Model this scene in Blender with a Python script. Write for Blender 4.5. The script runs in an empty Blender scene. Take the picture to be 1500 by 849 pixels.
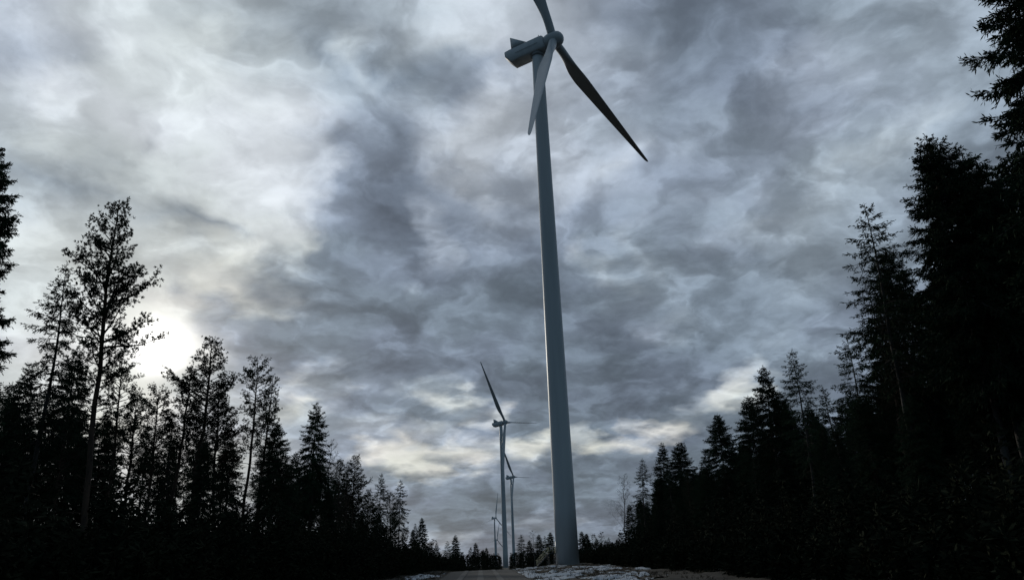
import bpy, math, random
import numpy as np
R=math.radians
sc=bpy.context.scene
COL=sc.collection
# ------------------------------------------------------------------ camera
from mathutils import Matrix, Vector
P_,RO_=R(19.2),R(2.4)
fw=Vector((0,math.cos(P_),math.sin(P_))); up0=Vector((0,-math.sin(P_),math.cos(P_))); rt0=Vector((1,0,0))
rt=rt0*math.cos(RO_)-up0*math.sin(RO_); up=up0*math.cos(RO_)+rt0*math.sin(RO_)
cd=bpy.data.cameras.new('camera'); cam=bpy.data.objects.new('camera',cd); COL.objects.link(cam)
M=Matrix((rt,up,-fw)).transposed().to_4x4(); M.translation=Vector((0,0,1.6)); cam.matrix_world=M
cd.sensor_width=36; cd.lens=36*1127/1500; cd.clip_start=.1; cd.clip_end=20000
sc.camera=cam
SUN_AZ,SUN_EL=-25.5,14.5
# ------------------------------------------------------------------ sky
sc.view_settings.view_transform='Standard'; sc.view_settings.look='None'; sc.view_settings.exposure=0; sc.view_settings.gamma=1
sc.view_settings.use_curve_mapping=False
ELS=[-1.0, -0.17, 0.67, 1.5, 2.33, 3.17, 4.0, 4.83, 5.67, 6.5, 7.33, 8.17, 9.0, 9.83, 10.67, 11.5, 12.33, 13.17, 14.0, 15.2, 16.46, 17.73, 18.99, 20.25, 21.52, 22.78, 24.05, 25.31, 26.57, 27.84, 29.1, 30.36, 31.63, 32.89, 34.15, 35.42, 36.68, 37.95, 39.21, 40.47, 41.74, 43.0]
SKY=[
[165,165,165,165,165,165,165,165,165,166,168,170,171,171,171,169,166,162,159,154,150,145,143,141,139,137,136,134,132,131,131,130,130,129,128,128,127,126,125,124,123,122,121,120,119,118,117,116,116,116,116,116,116,116,116,116,116,116,116,116,116,116,116],
[165,165,165,165,165,165,165,165,165,167,169,171,171,171,172,170,167,163,160,155,150,145,142,139,136,133,132,130,129,128,128,128,128,127,127,126,126,125,124,123,122,122,121,120,119,118,117,117,116,116,116,116,116,116,116,116,116,116,116,116,116,116,116],
[166,167,167,167,167,167,167,167,168,169,171,173,174,174,174,172,168,164,160,155,150,145,141,137,133,129,128,130,128,125,125,125,125,125,125,124,124,123,123,122,122,121,121,120,119,119,118,117,117,116,116,116,116,116,116,116,116,116,116,116,116,116,116],
[169,169,169,169,169,170,170,170,170,171,173,175,176,176,176,173,169,165,161,156,150,145,140,135,130,131,160,169,157,126,122,122,123,123,123,123,123,122,122,121,121,121,120,120,120,119,118,117,117,116,116,116,116,116,116,116,116,116,116,116,117,117,117],
[172,172,172,172,172,172,172,172,172,174,176,178,178,178,178,175,171,166,162,156,150,145,139,133,127,121,120,118,117,117,118,125,157,159,124,122,122,121,121,120,120,120,120,120,120,119,119,118,117,117,116,117,117,117,117,117,117,117,117,118,118,118,118],
[174,174,174,174,174,174,174,174,174,176,178,180,180,180,180,177,172,167,162,156,150,143,133,123,116,112,112,111,111,112,113,118,129,122,120,120,120,120,120,120,120,120,120,121,120,120,119,119,118,118,118,118,118,118,118,118,118,119,119,119,119,119,119],
[177,177,177,177,177,177,177,177,177,179,181,183,182,182,182,178,173,169,164,157,150,142,134,126,119,115,113,112,112,112,113,114,117,119,120,120,120,120,120,120,120,120,121,121,121,120,120,119,119,119,119,119,119,119,119,119,120,120,120,120,120,120,121],
[180,180,180,180,180,180,180,181,182,183,185,187,185,184,183,179,175,171,165,158,150,140,136,130,124,120,117,115,114,113,114,116,117,117,118,118,119,119,120,120,120,120,121,121,121,121,120,120,120,120,120,120,120,120,120,121,121,121,121,121,122,122,122],
[183,183,183,183,183,183,184,185,186,188,189,191,189,187,185,181,177,173,167,159,150,140,142,141,141,141,134,127,123,121,121,120,119,118,118,119,119,120,120,120,120,121,121,122,122,122,121,121,121,121,121,121,121,121,122,122,122,122,122,123,123,123,123],
[186,186,186,186,186,186,187,189,190,192,194,194,191,189,186,182,179,176,169,159,150,142,146,182,230,233,223,162,136,135,133,149,172,126,124,123,145,139,120,120,120,121,122,123,123,123,122,122,122,122,122,122,122,122,123,123,123,123,123,124,124,124,125],
[189,189,189,189,189,189,191,193,195,197,198,198,194,190,186,183,180,177,170,159,149,144,193,222,222,220,215,214,211,184,167,208,208,153,179,216,209,206,147,119,120,121,122,123,125,124,123,123,123,123,123,123,123,124,124,124,124,124,125,125,126,126,127],
[193,192,192,192,192,192,195,197,199,202,204,202,195,189,183,181,179,177,169,158,148,141,146,167,201,177,162,164,187,166,181,191,214,224,182,125,118,135,196,221,217,156,125,124,126,125,125,124,124,124,124,124,124,125,125,126,126,127,127,128,128,129,130],
[196,195,195,195,195,196,199,201,204,207,209,206,197,188,180,179,178,176,168,157,151,151,165,169,146,170,181,161,136,125,123,123,123,122,120,117,115,114,115,119,143,157,143,129,127,127,126,125,125,125,126,126,127,127,127,128,128,129,129,130,131,131,132],
[199,198,198,198,197,199,202,206,209,212,215,209,198,187,178,177,177,178,175,174,151,142,138,131,133,132,129,131,183,190,129,123,121,120,117,114,112,111,111,111,112,118,177,206,148,128,127,127,126,127,128,128,129,129,130,130,131,131,132,132,133,133,134],
[202,201,201,201,200,202,206,209,212,215,219,212,200,187,177,176,175,196,178,164,146,129,127,127,131,131,128,150,141,131,138,118,116,115,115,113,111,110,110,113,113,117,157,221,220,146,129,128,128,129,129,130,131,131,132,132,133,133,134,134,134,135,135],
[205,204,204,204,203,205,208,211,215,218,221,215,204,193,183,177,171,178,217,217,164,159,135,135,137,140,213,209,126,122,118,115,114,113,113,113,112,111,112,115,129,131,125,131,190,179,130,130,130,130,131,132,133,133,133,134,134,134,135,135,135,136,136],
[208,207,207,206,206,208,211,214,217,220,223,217,208,199,189,177,167,175,187,166,161,152,171,144,131,165,161,128,125,123,120,117,115,115,115,114,112,111,113,115,117,119,124,125,130,176,132,131,131,132,133,134,134,134,135,135,135,135,136,136,136,137,137],
[209,209,209,208,208,211,214,216,220,223,215,215,216,205,193,177,162,147,140,134,130,127,124,131,128,124,124,125,124,123,122,121,119,118,116,113,110,109,110,111,112,114,119,126,130,132,132,132,133,139,135,135,135,136,136,136,136,137,137,137,137,137,137],
[209,209,209,209,209,211,214,216,220,223,218,228,220,211,198,176,156,137,132,129,126,123,122,122,122,122,123,123,124,124,122,121,119,118,115,113,112,112,118,117,121,125,127,128,131,132,140,141,133,133,134,136,137,137,137,137,137,137,137,137,137,137,137],
[210,210,210,210,210,212,214,216,218,221,217,229,220,205,180,161,151,140,136,132,127,123,123,123,122,122,123,123,124,124,122,120,118,118,123,125,125,125,127,154,132,130,131,132,132,132,132,132,132,134,135,137,139,138,138,137,137,137,137,137,137,137,137],
[210,210,210,210,210,212,213,214,217,219,221,221,208,194,174,162,155,144,140,135,127,121,121,122,122,122,123,123,124,124,122,119,116,114,119,124,131,137,137,137,152,143,133,130,128,128,130,133,135,137,139,139,140,139,139,138,137,137,137,137,137,138,138],
[209,209,209,209,209,209,209,210,211,213,215,203,179,204,212,219,200,187,181,156,128,119,120,121,122,122,123,123,124,124,121,118,115,112,120,127,132,137,142,143,140,134,132,131,132,133,135,138,140,143,143,142,141,140,139,138,138,138,138,138,138,138,138],
[204,206,208,208,207,205,204,204,204,205,207,204,197,223,220,199,183,161,140,133,127,122,121,121,121,149,123,124,124,125,124,122,121,120,126,131,143,164,144,142,142,141,138,136,134,135,136,139,144,149,148,146,144,143,142,140,138,138,138,138,138,138,138],
[195,197,199,201,201,200,199,198,197,197,198,201,204,213,220,207,170,151,138,132,126,123,121,120,120,121,122,124,125,126,127,127,128,129,132,139,173,142,141,157,143,139,146,151,148,143,145,149,151,152,150,149,148,147,145,142,139,139,139,138,138,138,138],
[185,187,189,191,193,194,194,194,194,194,196,197,196,203,204,217,188,177,175,145,130,122,124,130,127,124,141,130,127,128,130,132,135,137,139,140,140,141,141,141,150,140,141,145,152,156,155,152,152,153,153,152,152,151,149,145,142,140,140,139,138,138,138],
[181,182,183,184,186,188,190,191,191,190,183,167,164,170,186,212,210,215,210,201,140,123,119,117,117,118,156,132,135,144,148,146,145,148,147,144,142,142,143,144,145,142,141,142,144,152,162,164,163,161,157,155,155,156,153,149,145,142,141,139,139,139,140],
[178,178,178,178,178,178,181,185,189,191,194,196,202,213,216,222,215,220,197,164,138,124,119,117,117,118,163,137,143,147,149,152,155,154,148,145,143,144,146,148,146,145,147,148,147,144,144,149,155,161,162,160,159,161,158,154,148,144,143,142,141,142,142],
[180,176,170,167,165,166,168,175,188,199,209,216,215,223,219,216,211,196,185,159,144,129,121,119,118,120,142,150,151,158,157,154,157,165,169,165,161,158,155,152,149,145,142,143,143,145,153,156,155,154,162,168,170,170,164,156,151,149,146,144,143,144,144],
[188,185,182,181,185,183,189,198,208,215,221,214,218,218,216,216,220,209,199,169,142,129,125,124,127,131,142,169,186,182,174,172,170,168,172,171,167,162,157,149,143,141,140,142,143,144,144,146,150,153,155,158,163,168,172,168,171,160,149,146,144,144,144],
[195,193,191,195,207,202,204,210,216,204,219,217,222,228,226,214,209,207,196,173,139,131,130,134,144,157,168,173,178,192,191,180,179,182,180,174,173,167,159,151,147,146,145,145,144,144,144,146,148,150,152,154,151,155,170,164,156,151,149,147,145,144,144],
[187,189,191,200,213,211,214,218,221,218,211,219,228,226,219,223,216,204,187,183,142,136,139,138,144,171,185,190,194,194,191,187,183,181,181,179,175,180,178,162,154,152,153,151,145,144,144,145,147,147,146,151,154,156,156,154,152,151,149,148,146,145,146],
[179,176,176,186,203,208,215,222,223,215,222,226,227,226,222,217,220,207,192,183,147,141,139,137,140,168,183,189,195,196,195,191,185,182,180,175,171,167,170,174,166,150,145,142,142,143,143,141,142,148,151,149,149,151,153,154,153,151,151,149,148,148,148],
[176,171,170,175,193,206,212,217,220,224,218,222,226,224,222,218,222,210,196,172,151,147,145,143,152,164,172,177,180,183,186,187,183,180,176,171,168,166,163,160,155,150,142,138,139,138,137,139,143,146,147,156,160,157,152,154,153,153,152,152,151,151,150],
[179,176,173,178,183,184,200,212,220,224,215,217,219,217,215,221,217,206,193,179,163,153,149,150,157,151,158,151,146,157,164,167,173,179,180,175,170,163,158,155,150,144,138,134,135,134,134,136,142,150,154,156,156,155,155,155,154,154,154,154,153,151,150],
[181,181,184,185,186,190,202,216,222,216,216,215,215,223,220,212,203,198,188,180,168,159,158,164,140,141,141,146,151,149,149,158,174,181,182,176,171,164,158,152,152,143,135,130,130,128,128,131,135,138,140,143,146,148,150,154,154,155,155,154,153,152,150],
[181,182,188,193,198,202,206,212,218,214,223,221,221,218,212,195,190,191,185,177,164,154,171,139,158,154,162,162,157,164,180,183,183,184,184,177,171,164,155,144,139,135,132,128,127,127,127,130,134,137,139,141,143,146,150,153,155,155,155,155,153,152,151],
[181,183,189,194,200,202,204,207,209,211,210,209,209,206,197,185,184,185,174,156,156,180,151,158,169,175,181,185,188,191,191,191,187,185,184,178,171,163,152,141,137,135,133,128,127,127,127,129,133,137,139,140,142,145,149,152,155,155,155,155,154,153,151],
[181,185,190,195,200,202,205,207,207,203,200,197,194,191,186,181,179,172,164,160,186,180,167,168,172,178,183,186,187,189,189,187,186,184,183,177,170,163,155,148,143,139,134,129,127,128,128,130,133,136,138,140,141,145,148,151,154,155,155,155,154,153,152],
[181,186,191,197,201,203,205,207,206,203,200,196,192,188,183,178,175,172,170,168,166,167,169,171,173,175,178,181,184,187,188,187,185,184,182,176,170,163,156,149,145,141,136,131,128,128,129,132,134,136,138,140,141,144,147,150,153,155,155,155,155,153,152],
[182,187,193,198,201,203,206,208,205,202,199,196,192,187,183,178,175,172,170,168,165,168,170,172,174,177,180,182,185,188,188,187,185,183,182,177,170,163,157,150,146,142,137,133,130,131,132,133,135,136,138,139,141,143,146,149,152,155,155,155,155,154,153],
[183,189,194,199,202,204,206,208,205,202,199,196,191,187,182,178,175,172,170,167,165,168,170,172,174,177,180,182,185,188,188,187,185,184,182,177,171,164,157,151,146,142,139,135,131,132,133,134,135,136,137,139,140,142,145,148,151,155,155,155,155,154,153],
[185,190,195,200,202,204,207,208,204,201,198,195,190,186,182,177,174,172,170,167,166,168,170,172,175,177,180,182,185,187,188,187,185,184,182,178,171,165,158,152,147,143,139,135,132,132,133,133,134,135,137,138,140,141,144,147,150,154,155,155,155,155,153]]
WARP=(11.,11.,2.,2.)
DET=(.58,.58,.26,.20)
COOL=(.79,.975,1.23)
BACK=((.050,.088,.126),(.072,.118,.163))
TOP=(.13,.165,.21)

W=bpy.data.worlds.new('World'); sc.world=W; W.use_nodes=True
nt=W.node_tree; nt.nodes.clear(); N=nt.nodes; L=nt.links
def node(t,**k):
    n=N.new(t)
    for a,b in k.items(): setattr(n,a,b)
    return n
def mth(op,a,b=None,c=None,clamp=False):
    n=node('ShaderNodeMath',operation=op); n.use_clamp=clamp
    for i,v in enumerate((a,b,c)):
        if v is None: continue
        if isinstance(v,(int,float)): n.inputs[i].default_value=v
        else: L.new(v,n.inputs[i])
    return n.outputs[0]
def mr(v,a,b,c=0,d=1,sm=True):
    n=node('ShaderNodeMapRange'); n.interpolation_type='SMOOTHSTEP' if sm else 'LINEAR'
    L.new(v,n.inputs[0])
    for i,x in enumerate((a,b,c,d)): n.inputs[1+i].default_value=x
    return n.outputs[0]
def vm(op,a,b=None,s=None):
    n=node('ShaderNodeVectorMath',operation=op)
    for i,v in enumerate((a,b)):
        if v is None: continue
        if isinstance(v,tuple): n.inputs[i].default_value=v
        else: L.new(v,n.inputs[i])
    if s is not None:
        if isinstance(s,(int,float)): n.inputs['Scale'].default_value=s
        else: L.new(s,n.inputs['Scale'])
    return n
def mixc(f,a,b,bt='MIX'):
    n=node('ShaderNodeMix',data_type='RGBA'); n.blend_type=bt
    for i,v in ((0,f),(6,a),(7,b)):
        if isinstance(v,(int,float)): n.inputs[i].default_value=v
        elif isinstance(v,tuple): n.inputs[i].default_value=v
        else: L.new(v,n.inputs[i])
    return n.outputs[2]
tc=node('ShaderNodeTexCoord'); D=vm('NORMALIZE',tc.outputs['Generated']).outputs[0]
sx=node('ShaderNodeSeparateXYZ'); L.new(D,sx.inputs[0])
dx,dy,dz=sx.outputs
# position on a flat cloud deck, so that cloud forms shorten towards the horizon
den=mth('ADD',mth('MAXIMUM',dz,0.0),0.30)
cx=node('ShaderNodeCombineXYZ'); L.new(mth('DIVIDE',dx,den),cx.inputs[0]); L.new(mth('DIVIDE',dy,den),cx.inputs[1])
PL=cx.outputs[0]
def noise(v,s,det=6,rough=.55,off=(0,0,0),dist=0.,typ='FBM'):
    n=node('ShaderNodeTexNoise'); n.noise_type=typ
    L.new(vm('ADD',v,off).outputs[0],n.inputs['Vector'])
    n.inputs['Scale'].default_value=s; n.inputs['Detail'].default_value=det; n.inputs['Roughness'].default_value=rough; n.inputs['Distortion'].default_value=dist
    return n
w1=noise(PL,4.2,4,.5).outputs[1]
w2=noise(PL,14.,5,.58,(3,7,1)).outputs[1]
wv=vm('SUBTRACT',w1,(.5,.5,.5)).outputs[0]; wv2=vm('SUBTRACT',w2,(.5,.5,.5)).outputs[0]
s1=node('ShaderNodeSeparateXYZ'); L.new(wv,s1.inputs[0]); s2=node('ShaderNodeSeparateXYZ'); L.new(wv2,s2.inputs[0])
azd=mth('MULTIPLY',mth('ARCTAN2',dx,dy),57.29578)
eld=mth('MULTIPLY',mth('ARCSINE',dz),57.29578)
hz=mr(eld,1,25,.25,1)
az=mth('ADD',mth('ADD',azd,mth('MULTIPLY',s1.outputs[0],WARP[0])),mth('MULTIPLY',s2.outputs[0],WARP[2]))
el=mth('ADD',eld,mth('MULTIPLY',mth('ADD',mth('MULTIPLY',s1.outputs[1],WARP[1]),mth('MULTIPLY',s2.outputs[1],WARP[3])),hz))
u=mr(az,-40,40,0,1,False)
def lin(v): return v/12.92 if v<=.04045 else ((v+.055)/1.055)**2.4
def skycol(v,a,e):
    t=v/255.; s=math.exp(-(((a+23)/9)**2+((e-16)/6)**2))   # warm only close to the sun and in the low bright gaps
    low=max(0,min(1,(13-e)/5))*max(0,min(1,(t-.6)/.15))
    wm=min(1,s+low); g=lin(t)
    kx=min(1,max(0,(t-.44)/.44)); kx=kx*kx*(3-2*kx)
    cool=COOL; far=(.95,1.01,1.035); warm=(1.01,1.0,.925)
    c=[cool[i]*(1-kx)+(far[i]*(1-wm)+warm[i]*wm)*kx for i in range(3)]
    return tuple(g*x for x in c)
rows=[]
def rowgroup(vals,e):
    # one small node group per elevation row: brightness of the cloud deck from west to east
    g=bpy.data.node_groups.new('sky_row','ShaderNodeTree')
    g.interface.new_socket('az',in_out='INPUT',socket_type='NodeSocketFloat'); g.interface.new_socket('col',in_out='OUTPUT',socket_type='NodeSocketColor')
    gi=g.nodes.new('NodeGroupInput'); go=g.nodes.new('NodeGroupOutput'); o=[]
    for a0,vs in ((-40,vals[:32]),(0,vals[31:])):
        m=g.nodes.new('ShaderNodeMapRange'); m.inputs[1].default_value=a0; m.inputs[2].default_value=a0+40; g.links.new(gi.outputs[0],m.inputs[0])
        cr=g.nodes.new('ShaderNodeValToRGB'); es=cr.color_ramp.elements
        while len(es)<32: es.new(.5)
        for i in range(32): es[i].position=i/31.
        for i,q in enumerate(vs): es[i].color=(*skycol(q,a0+40*i/31.,e),1)
        g.links.new(m.outputs[0],cr.inputs[0]); o.append(cr.outputs[0])
    gt=g.nodes.new('ShaderNodeMath'); gt.operation='GREATER_THAN'; gt.inputs[1].default_value=0; g.links.new(gi.outputs[0],gt.inputs[0])
    mx=g.nodes.new('ShaderNodeMix'); mx.data_type='RGBA'; g.links.new(gt.outputs[0],mx.inputs[0]); g.links.new(o[0],mx.inputs[6]); g.links.new(o[1],mx.inputs[7])
    g.links.new(mx.outputs[2],go.inputs[0]); return g
for e,h in zip(ELS,SKY):
    n=node('ShaderNodeGroup'); n.node_tree=rowgroup(h,e); L.new(az,n.inputs[0]); rows.append(n.outputs[0])
c=rows[0]
for i in range(1,len(rows)):
    c=mixc(mr(el,ELS[i-1],ELS[i],0,1,False),c,rows[i])
# cloud texture: soft billows and thin bright rims, in the deck's own plane
n1=noise(vm('ADD',PL,vm('SCALE',wv,s=.35).outputs[0]).outputs[0],3.6,6,.47,(11,2,0),.0).outputs[0]
n2=noise(vm('ADD',PL,vm('SCALE',wv,s=.3).outputs[0]).outputs[0],8.5,6,.50,(1,5,2),.0).outputs[0]
n3=noise(vm('ADD',PL,vm('SCALE',wv2,s=.1).outputs[0]).outputs[0],21.,5,.52,(6,1,4),.0).outputs[0]
e1=mth('SUBTRACT',mr(n1,.40,.60),.5); e2=mth('SUBTRACT',mr(n2,.38,.62),.5); e3=mth('SUBTRACT',mr(n3,.3,.7),.5)
det=mth('ADD',mth('ADD',mth('MULTIPLY',e1,DET[0]),mth('MULTIPLY',e2,DET[1])),mth('MULTIPLY',e3,DET[2]))
# thin bright rims where one cloud bank ends, broken up by the finer field
rg=mth('ABSOLUTE',mth('SUBTRACT',n1,.5)); rim=mth('MULTIPLY',mr(rg,.0,.03,1,0),mr(n2,.46,.62))
det=mth('ADD',det,mth('MULTIPLY',rim,DET[3]))
lm=node('ShaderNodeRGBToBW'); L.new(c,lm.inputs[0])
mul=mth('POWER',2.0,mth('MULTIPLY',det,mr(lm.outputs[0],.3,.8,1.,.45)))
hn=noise(PL,3.3,3,.5,(8,8,1)).outputs[0]
c=vm('SCALE',c,s=mul).outputs[0]
c=vm('MULTIPLY',c,mixc(mr(hn,.38,.62),(.985,.995,1.04,1),(.975,1.008,1.01,1))).outputs[0]
# the sun behind thin cloud
sv=(math.sin(R(SUN_AZ))*math.cos(R(SUN_EL)),math.cos(R(SUN_AZ))*math.cos(R(SUN_EL)),math.sin(R(SUN_EL)))
ang=mth('ARCCOSINE',mth('MINIMUM',vm('DOT_PRODUCT',D,sv).outputs[1],.99999))
ang=mth('ADD',ang,mth('MULTIPLY',mth('SUBTRACT',n2,.5),.05))
g1=mth('MULTIPLY',mth('EXPONENT',mth('MULTIPLY',mth('MULTIPLY',ang,ang),-1/(.022**2))),2.0)
g2=mth('MULTIPLY',mth('EXPONENT',mth('MULTIPLY',mth('MULTIPLY',ang,ang),-1/(.055**2))),.22)
glow=vm('SCALE',(1,.98,.93),s=mth('ADD',g1,g2)); 
c=vm('ADD',c,glow.outputs[0]).outputs[0]
# rest of the vault: even blue-grey deck behind the viewer
bk=mixc(mr(n1,.35,.65),(*BACK[0],1),(*BACK[1],1))
fb=mr(mth('ABSOLUTE',azd),40,80)
c=mixc(fb,c,bk)
c=mixc(mr(eld,44,70),c,(*TOP,1))
sky=node('ShaderNodeTexSky'); sky.sky_type='NISHITA'; sky.sun_disc=False; sky.sun_elevation=R(SUN_EL); sky.sun_rotation=R(SUN_AZ)
cl=vm('SCALE',c,s=10.0).outputs[0]
full=mixc(.98,sky.outputs[0],cl)
bg=node('ShaderNodeBackground'); L.new(full,bg.inputs[0]); bg.inputs[1].default_value=.1
wo=node('ShaderNodeOutputWorld'); L.new(bg.outputs[0],wo.inputs[0])
W.cycles.sampling_method='MANUAL'; W.cycles.sample_map_resolution=512
# ------------------------------------------------------------------ sun
sd=bpy.data.lights.new('sun','SUN'); sd.energy=.85; sd.angle=R(4); sd.color=(1,.93,.82)
so=bpy.data.objects.new('sun',sd); COL.objects.link(so)
so.rotation_euler=Vector(sv).to_track_quat('Z','Y').to_euler()
# ------------------------------------------------------------------ helpers
def material(name,col,rough=.7,var=None,scale=3.,stretch=(1,1,1),bump=0,bscale=20,objrand=0,coord='Object',spec=.5,lohi=(.35,.65)):
    m=bpy.data.materials.new(name); m.use_nodes=True; t=m.node_tree; b=t.nodes['Principled BSDF']
    b.inputs['Roughness'].default_value=rough; b.inputs['Specular IOR Level'].default_value=spec
    b.inputs['Base Color'].default_value=(*col,1)
    if var or bump:
        tcn=t.nodes.new('ShaderNodeTexCoord'); mp=t.nodes.new('ShaderNodeMapping'); mp.inputs['Scale'].default_value=stretch
        t.links.new(tcn.outputs[coord],mp.inputs[0])
    src=None
    if var:
        n=t.nodes.new('ShaderNodeTexNoise'); n.inputs['Scale'].default_value=scale; n.inputs['Detail'].default_value=8; n.inputs['Roughness'].default_value=.62
        t.links.new(mp.outputs[0],n.inputs[0])
        r=t.nodes.new('ShaderNodeValToRGB'); r.color_ramp.elements[0].position=lohi[0]; r.color_ramp.elements[1].position=lohi[1]
        r.color_ramp.elements[0].color=(*col,1); r.color_ramp.elements[1].color=(*var,1)
        t.links.new(n.outputs[0],r.inputs[0]); src=r.outputs[0]; t.links.new(src,b.inputs['Base Color'])
    if objrand:
        oi=t.nodes.new('ShaderNodeObjectInfo'); h=t.nodes.new('ShaderNodeHueSaturation')
        mm=t.nodes.new('ShaderNodeMapRange'); mm.inputs[3].default_value=1-objrand; mm.inputs[4].default_value=1+objrand
        t.links.new(oi.outputs['Random'],mm.inputs[0]); t.links.new(mm.outputs[0],h.inputs['Value'])
        if src: t.links.new(src,h.inputs['Color'])
        else: h.inputs['Color'].default_value=(*col,1)
        t.links.new(h.outputs[0],b.inputs['Base Color'])
    if bump:
        n=t.nodes.new('ShaderNodeTexNoise'); n.inputs['Scale'].default_value=bscale; n.inputs['Detail'].default_value=6
        t.links.new(mp.outputs[0],n.inputs[0]); bp=t.nodes.new('ShaderNodeBump'); bp.inputs['Strength'].default_value=bump
        t.links.new(n.outputs[0],bp.inputs['Height']); t.links.new(bp.outputs[0],b.inputs['Normal'])
    return m
MAT=dict(
 needle=material('spruce_needles',(.024,.044,.026),.95,(.042,.066,.034),1.2,objrand=.3,spec=.08),
 pneedle=material('pine_needles',(.034,.048,.030),.95,(.048,.064,.036),1.2,objrand=.3,spec=.08),
 bark=material('spruce_bark',(.05,.042,.037),.9,(.115,.105,.095),4,(1,1,.25),.4,12,spec=.2),
 pbark=material('pine_bark',(.055,.04,.032),.9,(.125,.08,.055),3,(1,1,.25),.4,12,spec=.2),
 bbark=material('birch_bark',(.16,.15,.14),.8,(.06,.055,.05),5,(1,1,2),.2,12,spec=.2),
 twig=material('bare_twigs',(.04,.03,.028),.9,(.06,.05,.045),4,spec=.2),
 white=material('turbine_paint',(.52,.555,.58),.48,(.62,.65,.67),.35,(1,1,.06),.04,3,lohi=(.3,.55)),
 blade=material('blade_gelcoat',(.50,.53,.55),.35,(.56,.58,.60),.5),
 grey=material('grey_metal',(.22,.23,.24),.5,(.30,.31,.32),6),
 dark=material('dark_louvre',(.035,.04,.045),.6,(.05,.055,.06),8),
 steel=material('galvanised_steel',(.05,.052,.055),.5,(.08,.082,.085),9),
 rail=material('yellow_rail_paint',(.62,.56,.34),.5,(.7,.64,.42),9),
 concrete=material('weathered_concrete',(.22,.22,.21),.85,(.32,.31,.30),2,bump=.2),
 soil=material('heath_soil',(.017,.0155,.0135),.95,(.045,.040,.032),.7,bump=.6,bscale=5,spec=.2),
 gravel=material('gravel',(.045,.046,.045),.95,(.075,.075,.072),.6,(1,.12,1),.5,14,spec=.2),
 snow=material('old_snow',(.36,.40,.45),.7,(.55,.58,.62),1.6,bump=.3,bscale=6,spec=.3),
 straw=material('dry_straw',(.06,.046,.03),.9,(.125,.097,.06),.8,spec=.2),
 brush=material('undergrowth_needles',(.016,.024,.015),1.,(.032,.034,.02),.5,spec=.03),
)
def tag(o,label=None,cat=None,group=None,kind=None):
    if label: o['label']=label
    if cat: o['category']=cat
    if group: o['group']=group
    if kind: o['kind']=kind
    return o
def mesh_from(name,V,F,mat,smooth=False,nsplit=None):
    """V (n,3); F list of arrays of equal-length faces"""
    me=bpy.data.meshes.new(name); V=np.asarray(V,np.float32)
    Fs=[np.asarray(f,np.int32) for f in F if len(f)]
    me.vertices.add(len(V)); me.vertices.foreach_set('co',V.ravel())
    nl=sum(f.size for f in Fs); nf=sum(len(f) for f in Fs)
    me.loops.add(nl); me.polygons.add(nf)
    me.loops.foreach_set('vertex_index',np.concatenate([f.ravel() for f in Fs]))
    tot=np.concatenate([np.full(len(f),f.shape[1],np.int32) for f in Fs]); st=np.concatenate([[0],np.cumsum(tot)[:-1]]).astype(np.int32)
    me.polygons.foreach_set('loop_start',st); me.polygons.foreach_set('loop_total',tot)
    if smooth: me.polygons.foreach_set('use_smooth',np.ones(nf,bool))
    for q in (mat if isinstance(mat,(list,tuple)) else [mat]): me.materials.append(q)
    if nsplit is not None:
        mi=np.zeros(nf,np.int32); mi[nsplit:]=1; me.polygons.foreach_set('material_index',mi)
    me.update(calc_edges=True)
    return me
def link(name,me,parent=None,loc=None):
    o=bpy.data.objects.new(name,me); COL.objects.link(o)
    if parent: o.parent=parent
    if loc is not None: o.location=loc
    return o
def empty(name,loc,rz=0):
    o=bpy.data.objects.new(name,None); COL.objects.link(o); o.location=loc; o.rotation_euler=(0,0,rz); o.empty_display_size=.5
    return o
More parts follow.
